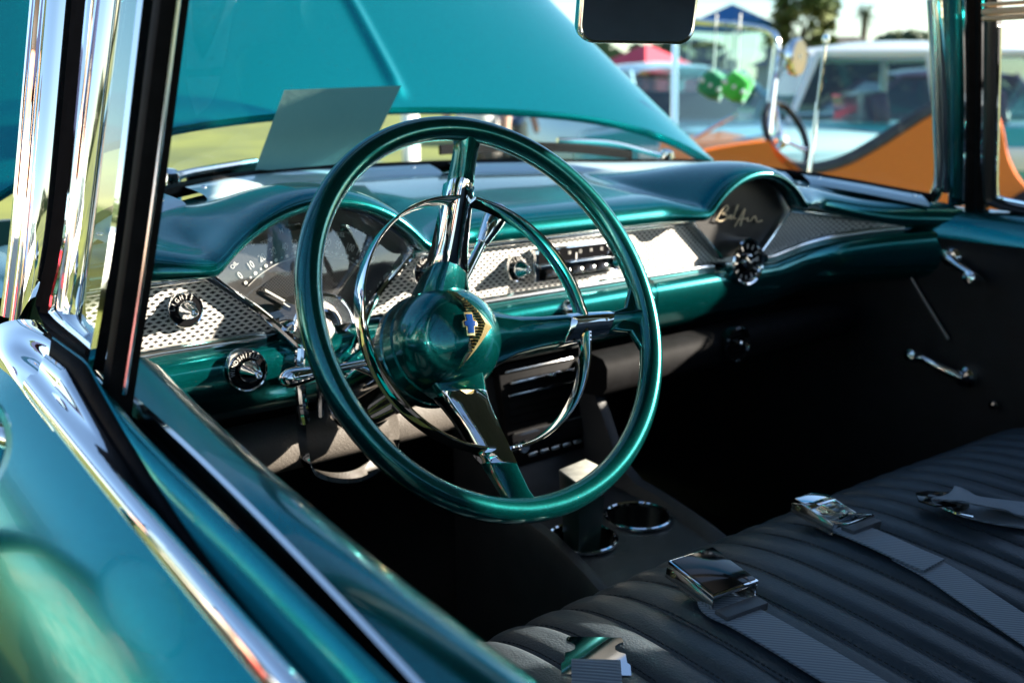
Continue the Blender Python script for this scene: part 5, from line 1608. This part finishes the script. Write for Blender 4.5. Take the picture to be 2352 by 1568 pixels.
die('fuzzy_die', hw(1638, 196, DW + .28), 'reflected_plush', 'darker green fuzzy die hanging beside the lime one')  # added cube stands in for the lime die's reflection in the glass

# ---------------- people standing on the lawn, their legs show under the hood
M['skin'] = mat('skin', (0.48, 0.27, 0.18), 0.55)
M['shirt_a'] = mat('white_shirt', (0.7, 0.7, 0.68), 0.8)
M['shirt_b'] = mat('blue_shirt', (0.08, 0.12, 0.25), 0.8)
M['shorts'] = mat('khaki_shorts', (0.10, 0.09, 0.08), 0.85)
M['hair'] = mat('brown_hair', (0.03, 0.02, 0.012), 0.7)
def person(loc, face_dir, shirt, label, h=1.72):
    f = Vector((face_dir[0], face_dir[1], 0)).normalized(); r = Vector((f.y, -f.x, 0)); u = Vector((0, 0, 1))
    e_ = tag(empty('person', loc), label, 'person')
    k = h / 1.72
    def P(a, b, c): return Vector(loc) + (r * a + f * b + u * c) * k
    V = [P(0, 0, .95), P(0, 0, 1.15), P(0, .01, 1.38), P(0, 0, 1.46), P(0, .02, 1.54), P(0, .03, 1.64)]
    R_ = [(.15, .11), (.14, .10), (.16, .10), (.055, .055), (.075, .085), (.075, .09)]
    E_ = [(0, 1), (1, 2), (2, 3), (3, 4), (4, 5)]
    for s in (-1, 1):
        i = len(V)
        V += [P(s * .09, 0, .90), P(s * .10, .02, .50), P(s * .10, -.01, .10), P(s * .11, .05, .04), P(s * .12, .15, .035)]
        R_ += [(.085, .09), (.058, .06), (.042, .045), (.045, .04), (.038, .03)]
        E_ += [(0, i), (i, i + 1), (i + 1, i + 2), (i + 2, i + 3), (i + 3, i + 4)]
        i = len(V)
        V += [P(s * .19, 0, 1.38), P(s * .25, -.02, 1.12), P(s * .24, .10, .90), P(s * .23, .14, .82)]
        R_ += [(.06, .06), (.043, .043), (.03, .03), (.035, .02)]
        E_ += [(2, i), (i, i + 1), (i + 1, i + 2), (i + 2, i + 3)]
    me = bpy.data.meshes.new('body'); me.from_pydata([tuple(p) for p in V], E_, [])
    me.materials.append(M['skin'])
    o = link(bpy.data.objects.new('body', me), e_)
    o.modifiers.new('skin', 'SKIN')
    for q_, rr in zip(me.skin_vertices[0].data, R_): q_.radius = (rr[0] * k, rr[1] * k)
    me.skin_vertices[0].data[0].use_root = True
    md = o.modifiers.new('sub', 'SUBSURF'); md.levels = 2; md.render_levels = 2
    MB().sweep([P(0, 0, z) for z in (.90, 1.0, 1.15, 1.30, 1.42, 1.45)], [(math.cos(a) * 1, math.sin(a) * 1) for a in [2 * math.pi * i / 20 for i in range(20)]], lambda i: r * (.175, .175, .170, .19, .15, .07)[i] * k, lambda i: f * (.13, .13, .125, .13, .10, .07)[i] * k).build('shirt', shirt, e_, auto=0)
    for s in (-1, 1):
        MB().sweep([P(s * .09, 0, .93), P(s * .10, .01, .75), P(s * .10, .015, .56)], [(math.cos(a), math.sin(a)) for a in [2 * math.pi * i / 16 for i in range(16)]], lambda i: r * (.10, .10, .098)[i] * k, lambda i: f * (.12, .11, .10)[i] * k).build('shorts_leg', 'shorts', e_, auto=0)
    MB().lathe([(.0001, .075), (.05, .065), (.085, .02), (.088, -.03), (.07, -.07)], P(0, .0, 1.655), u * 1.0 - f * .35, 18).build('hair', 'hair', e_)
    return e_
person(gp_(1095, 8.0), -HV, 'shirt_a', 'person in shorts standing on the lawn, left of the pair behind the hood', 1.7)
person(gp_(1165, 8.6), -HV + RV, 'shirt_b', 'person in shorts standing on the lawn, right of the pair behind the hood', 1.75)

person(Vector((2.45, .63, GZ)), Vector((-.3, 1, 0)), 'shirt_b', 'unseen person added beyond the passenger door to shade the dash', 1.74)  # figure added out of view to cast shade on the far dash

M['shirt_c'] = mat('crimson_shirt', (0.45, 0.03, 0.06), 0.8)
M['shirt_d'] = vary(mat('patterned_shirt', (0.4, 0.35, 0.3), 0.8), (0.05, 0.16, 0.15), (0.75, 0.68, 0.55), 22)
person(Vector((-1.15, 2.3, GZ)), Vector((1, -.4, 0)), 'shirt_d', 'unseen person in a patterned shirt, added on the driver side for the chrome post to mirror', 1.70)  # figure added out of view as a reflection for the chrome
person(Vector((-.85, 1.15, GZ)), Vector((1, -.2, 0)), 'shirt_a', 'person in a white shirt, added out of view on the driver side for the door to mirror', 1.66)  # figure added out of view for the door paint to mirror
person(Vector((-1.6, .3, GZ)), Vector((1, .4, 0)), 'shirt_b', 'unseen person in a navy shirt, added on the driver side for the chrome post to mirror', 1.78)  # another unseen figure added for the chrome to mirror

# white post on the lawn
tag(MB().box(gp_(940, 7.5) + Vector((0, 0, .5)), (1, 0, 0), (0, 1, 0), (0, 0, 1), .05, .05, .52).build('marker_post', 'white_paint', None, bevel=.01), 'short white post on the lawn behind the propped card', 'post')

# ---------------- canopies
def canopy(label, c, size, hgt, m, cat='canopy'):
    e_ = tag(empty('canopy_tent', c), label, cat)
    for a, b in ((1, 1), (1, -1), (-1, 1), (-1, -1)):
        MB().tube([c + Vector((a * size, b * size, 0)), c + Vector((a * size, b * size, hgt))], .03, 8).build('leg', 'white_paint', e_)
    top = c + Vector((0, 0, hgt + size * .62))
    cor = [c + Vector((a * size * 1.03, b * size * 1.03, hgt)) for a, b in ((1, 1), (1, -1), (-1, -1), (-1, 1))]
    mb = MB()
    for i in range(4):
        a, b = cor[i], cor[(i + 1) % 4]
        mb.add([a, b, top], [(0, 1, 2)])
        mb.add([a, b, b - Vector((0, 0, .25)), a - Vector((0, 0, .25))], [(0, 1, 2, 3)])
    mb.build('cover', m, e_, sm=False)
M['blue_cloth'] = mat('blue_canvas', (0.01, 0.12, 0.32), 0.8)
M['pink_cloth'] = mat('red_canvas', (0.65, 0.06, 0.10), 0.8)
canopy('blue pitched canopy rising above the hot rod windshield', gp_(1672, 30), .85, 3.15, 'blue_cloth')
M['navy_cloth'] = mat('navy_canvas', (0.012, 0.018, 0.06), 0.8)
canopy('unseen navy canopy added on the driver side for the chrome post to mirror', Vector((-3.4, 4.2, GZ)), 1.5, 2.1, 'navy_cloth')  # canopy added out of view for a dark reflection in the chrome
canopy('red pitched canopy far behind the pale blue car', gp_(1480, 24), 1.5, 1.35, 'pink_cloth')

# ---------------- trees, palm, house
M['leaf_a'] = vary(mat('leaf_light', (0.10, 0.13, 0.02), 0.6), (0.07, 0.10, 0.015), (0.15, 0.17, 0.03), 2)
M['leaf_b'] = vary(mat('leaf_dark', (0.045, 0.075, 0.02), 0.6), (0.03, 0.055, 0.015), (0.06, 0.095, 0.025), 2)
M['bark'] = vary(mat('bark', (0.09, 0.065, 0.045), 0.9), (0.06, 0.045, 0.03), (0.12, 0.09, 0.065), 12, bump=.6)
def tree(label, c, h, rx, leaf, n=1500, size=.28, name='leafy_tree', base=.35):
    e_ = tag(empty(name, c), label, 'tree')
    rnd = random.Random(label)
    tr = MB().tube([c, c + Vector((.1, 0, h * .3)), c + Vector((0, .1, h * .62))], [h * .035, h * .028, h * .012], 8)
    for k in range(6):
        a = k * 1.05
        tr.tube([c + Vector((0, 0, h * (.28 + .04 * k))), c + Vector((math.cos(a) * rx * .35, math.sin(a) * rx * .35, h * (.45 + .05 * k))), c + Vector((math.cos(a) * rx * .65, math.sin(a) * rx * .65, h * (.55 + .05 * k)))], [h * .014, h * .009, h * .004], 6)
    tr.build('trunk', 'bark', e_)
    cl_ = [(Vector((rnd.gauss(0, .42), rnd.gauss(0, .42), rnd.uniform(-.8, .9))), rnd.uniform(.22, .42)) for _ in range(26)]
    vs, fs = [], []
    hz = h * (1 - base) / 2; cz = h - hz
    for _ in range(n):
        cc_, rr = rnd.choice(cl_)
        d = Vector((rnd.gauss(0, 1), rnd.gauss(0, 1), rnd.gauss(0, 1))).normalized() * rr * rnd.random() ** .4
        q_ = cc_ + d
        if q_.length > 1.05: q_ = q_ / q_.length * 1.0
        p = c + Vector((q_.x * rx, q_.y * rx, cz + q_.z * hz))
        a = Vector((rnd.gauss(0, 1), rnd.gauss(0, 1), rnd.gauss(0, .6))).normalized(); b = a.orthogonal().normalized()
        s_ = size * rnd.uniform(.5, 1.2)
        i = len(vs)
        vs += [p - a * s_, p - b * s_ * .5, p + a * s_, p + b * s_ * .5]
        fs.append((i, i + 1, i + 2, i + 3))
    MB().add(vs, fs).build('crown', leaf, e_, sm=False, weld=False)
tree('broad light green tree standing left of the palm', gp_(1822, 30), 4.7, 1.12, 'leaf_a', 2600, .20)
tree('low dark green tree at the right edge of the windshield', gp_(2075, 34), 3.1, 1.5, 'leaf_b', 1700, .24)
tree('dark shrubby tree beside the house roof', gp_(1915, 33), 2.5, .7, 'leaf_b', 800, .2)
tree('dark tree at the far left beyond the lawn', gp_(300, 40), 5.5, 3.0, 'leaf_b', 1800, .4)
tree('dark tree behind the red canopy', gp_(1560, 38), 3.0, 2.2, 'leaf_b', 1500, .35)
tree('tall dark tree on the driver side, nearer the bonnet', Vector((-13, 16, GZ)), 8.5, 4.0, 'leaf_b', 1500, .5)  # tree added out of view as a dark shape for reflections
tree('tall dark tree on the driver side, level with the door', Vector((-15, 2, GZ)), 9.5, 4.5, 'leaf_b', 1500, .5)  # second unseen tree added to darken the chrome's reflections
pc = gp_(1972, 42)
pm = tag(empty('palm_tree', pc), 'slim palm tree standing alone against the sky', 'palm tree')
ph_ = 4.35
MB().tube([pc, pc + Vector((.05, 0, ph_ * .6)), pc + Vector((.1, .05, ph_))], [.20, .14, .14], 10).build('trunk', 'bark', pm)
fr = MB(); rnd = random.Random(3)
for k in range(46):
    a = rnd.uniform(0, 6.283); el = rnd.uniform(-1.2, 1.2); L_ = rnd.uniform(.45, .75)
    d = Vector((math.cos(a), math.sin(a), 0)); o_ = pc + Vector((.1, .05, ph_))
    pts = [o_, o_ + d * L_ * .5 * math.cos(el) + Vector((0, 0, L_ * .5 * math.sin(el))), o_ + d * L_ * math.cos(el) + Vector((0, 0, L_ * math.sin(el) - L_ * .35))]
    sd_ = d.cross(Vector((0, 0, 1)))
    for i in range(10):
        t = i / 9
        p = pts[0].lerp(pts[1], min(1, t * 2)) if t < .5 else pts[1].lerp(pts[2], (t - .5) * 2)
        for s in (-1, 1):
            fr.add([p, p + sd_ * s * .11 + d * .08 - Vector((0, 0, .06)), p + sd_ * s * .09 + d * .12 - Vector((0, 0, .08))], [(0, 1, 2)])
fr.build('fronds', 'leaf_b', pm, sm=False, weld=False)
hc_ = gp_(1945, 36)
hs = tag(empty('house', hc_), 'low house with a dark pitched roof between the trees', 'house')
M['render_wall'] = mat('cream_wall', (0.5, 0.46, 0.38), 0.8)
M['shingle'] = vary(mat('dark_shingle', (0.09, 0.08, 0.075), 0.9), (0.07, 0.06, 0.055), (0.12, 0.105, 0.10), 3)
def hp(a, d, z): return hc_ + RV * a + HV * d + Vector((0, 0, z))
MB().box(hp(0, 1.5, 1.1), RV, HV, (0, 0, 1), 2.6, 1.5, 1.1).build('wall', 'render_wall', hs)
mb = MB()
ra, rb = hp(-.7, 1.5, 3.15), hp(.7, 1.5, 3.15)
e4 = [hp(-2.9, -.3, 2.1), hp(2.9, -.3, 2.1), hp(2.9, 3.3, 2.1), hp(-2.9, 3.3, 2.1)]
mb.add([*e4, ra, rb], [(0, 1, 5, 4), (1, 2, 5), (2, 3, 4, 5), (3, 0, 4), (0, 1, 2, 3)])
mb.build('roof', 'shingle', hs, sm=False)
for a in (-1.4, 0, 1.4):
    MB().box(hp(a, -.02, 1.2), RV, HV, (0, 0, 1), .4, .03, .5).build('window', 'gloss_black', hs)
# distant tree line so the lawn does not meet a bare horizon
far = MB(); rnd = random.Random(8)
for k in range(9000):
    a = rnd.uniform(0, 6.283)
    dd = rnd.uniform(75, 110)
    hgt = 2.0 + 1.6 * math.sin(a * 9) + 1.0 * math.sin(a * 23 + 1)
    p = Vector((math.cos(a) * dd, math.sin(a) * dd, GZ + rnd.uniform(0, 1) * max(1.2, hgt + 1)))
    t = Vector((-math.sin(a), math.cos(a), 0)); s_ = rnd.uniform(.5, 1.1)
    far.add([p - t * s_, p + Vector((0, 0, s_ * .6)), p + t * s_, p - Vector((0, 0, s_ * .6))], [(0, 1, 2, 3)])
tag(far.build('distant_woods', 'leaf_b', None, sm=False, weld=False), 'dark line of distant woods round the lawn', 'woods', kind='stuff')
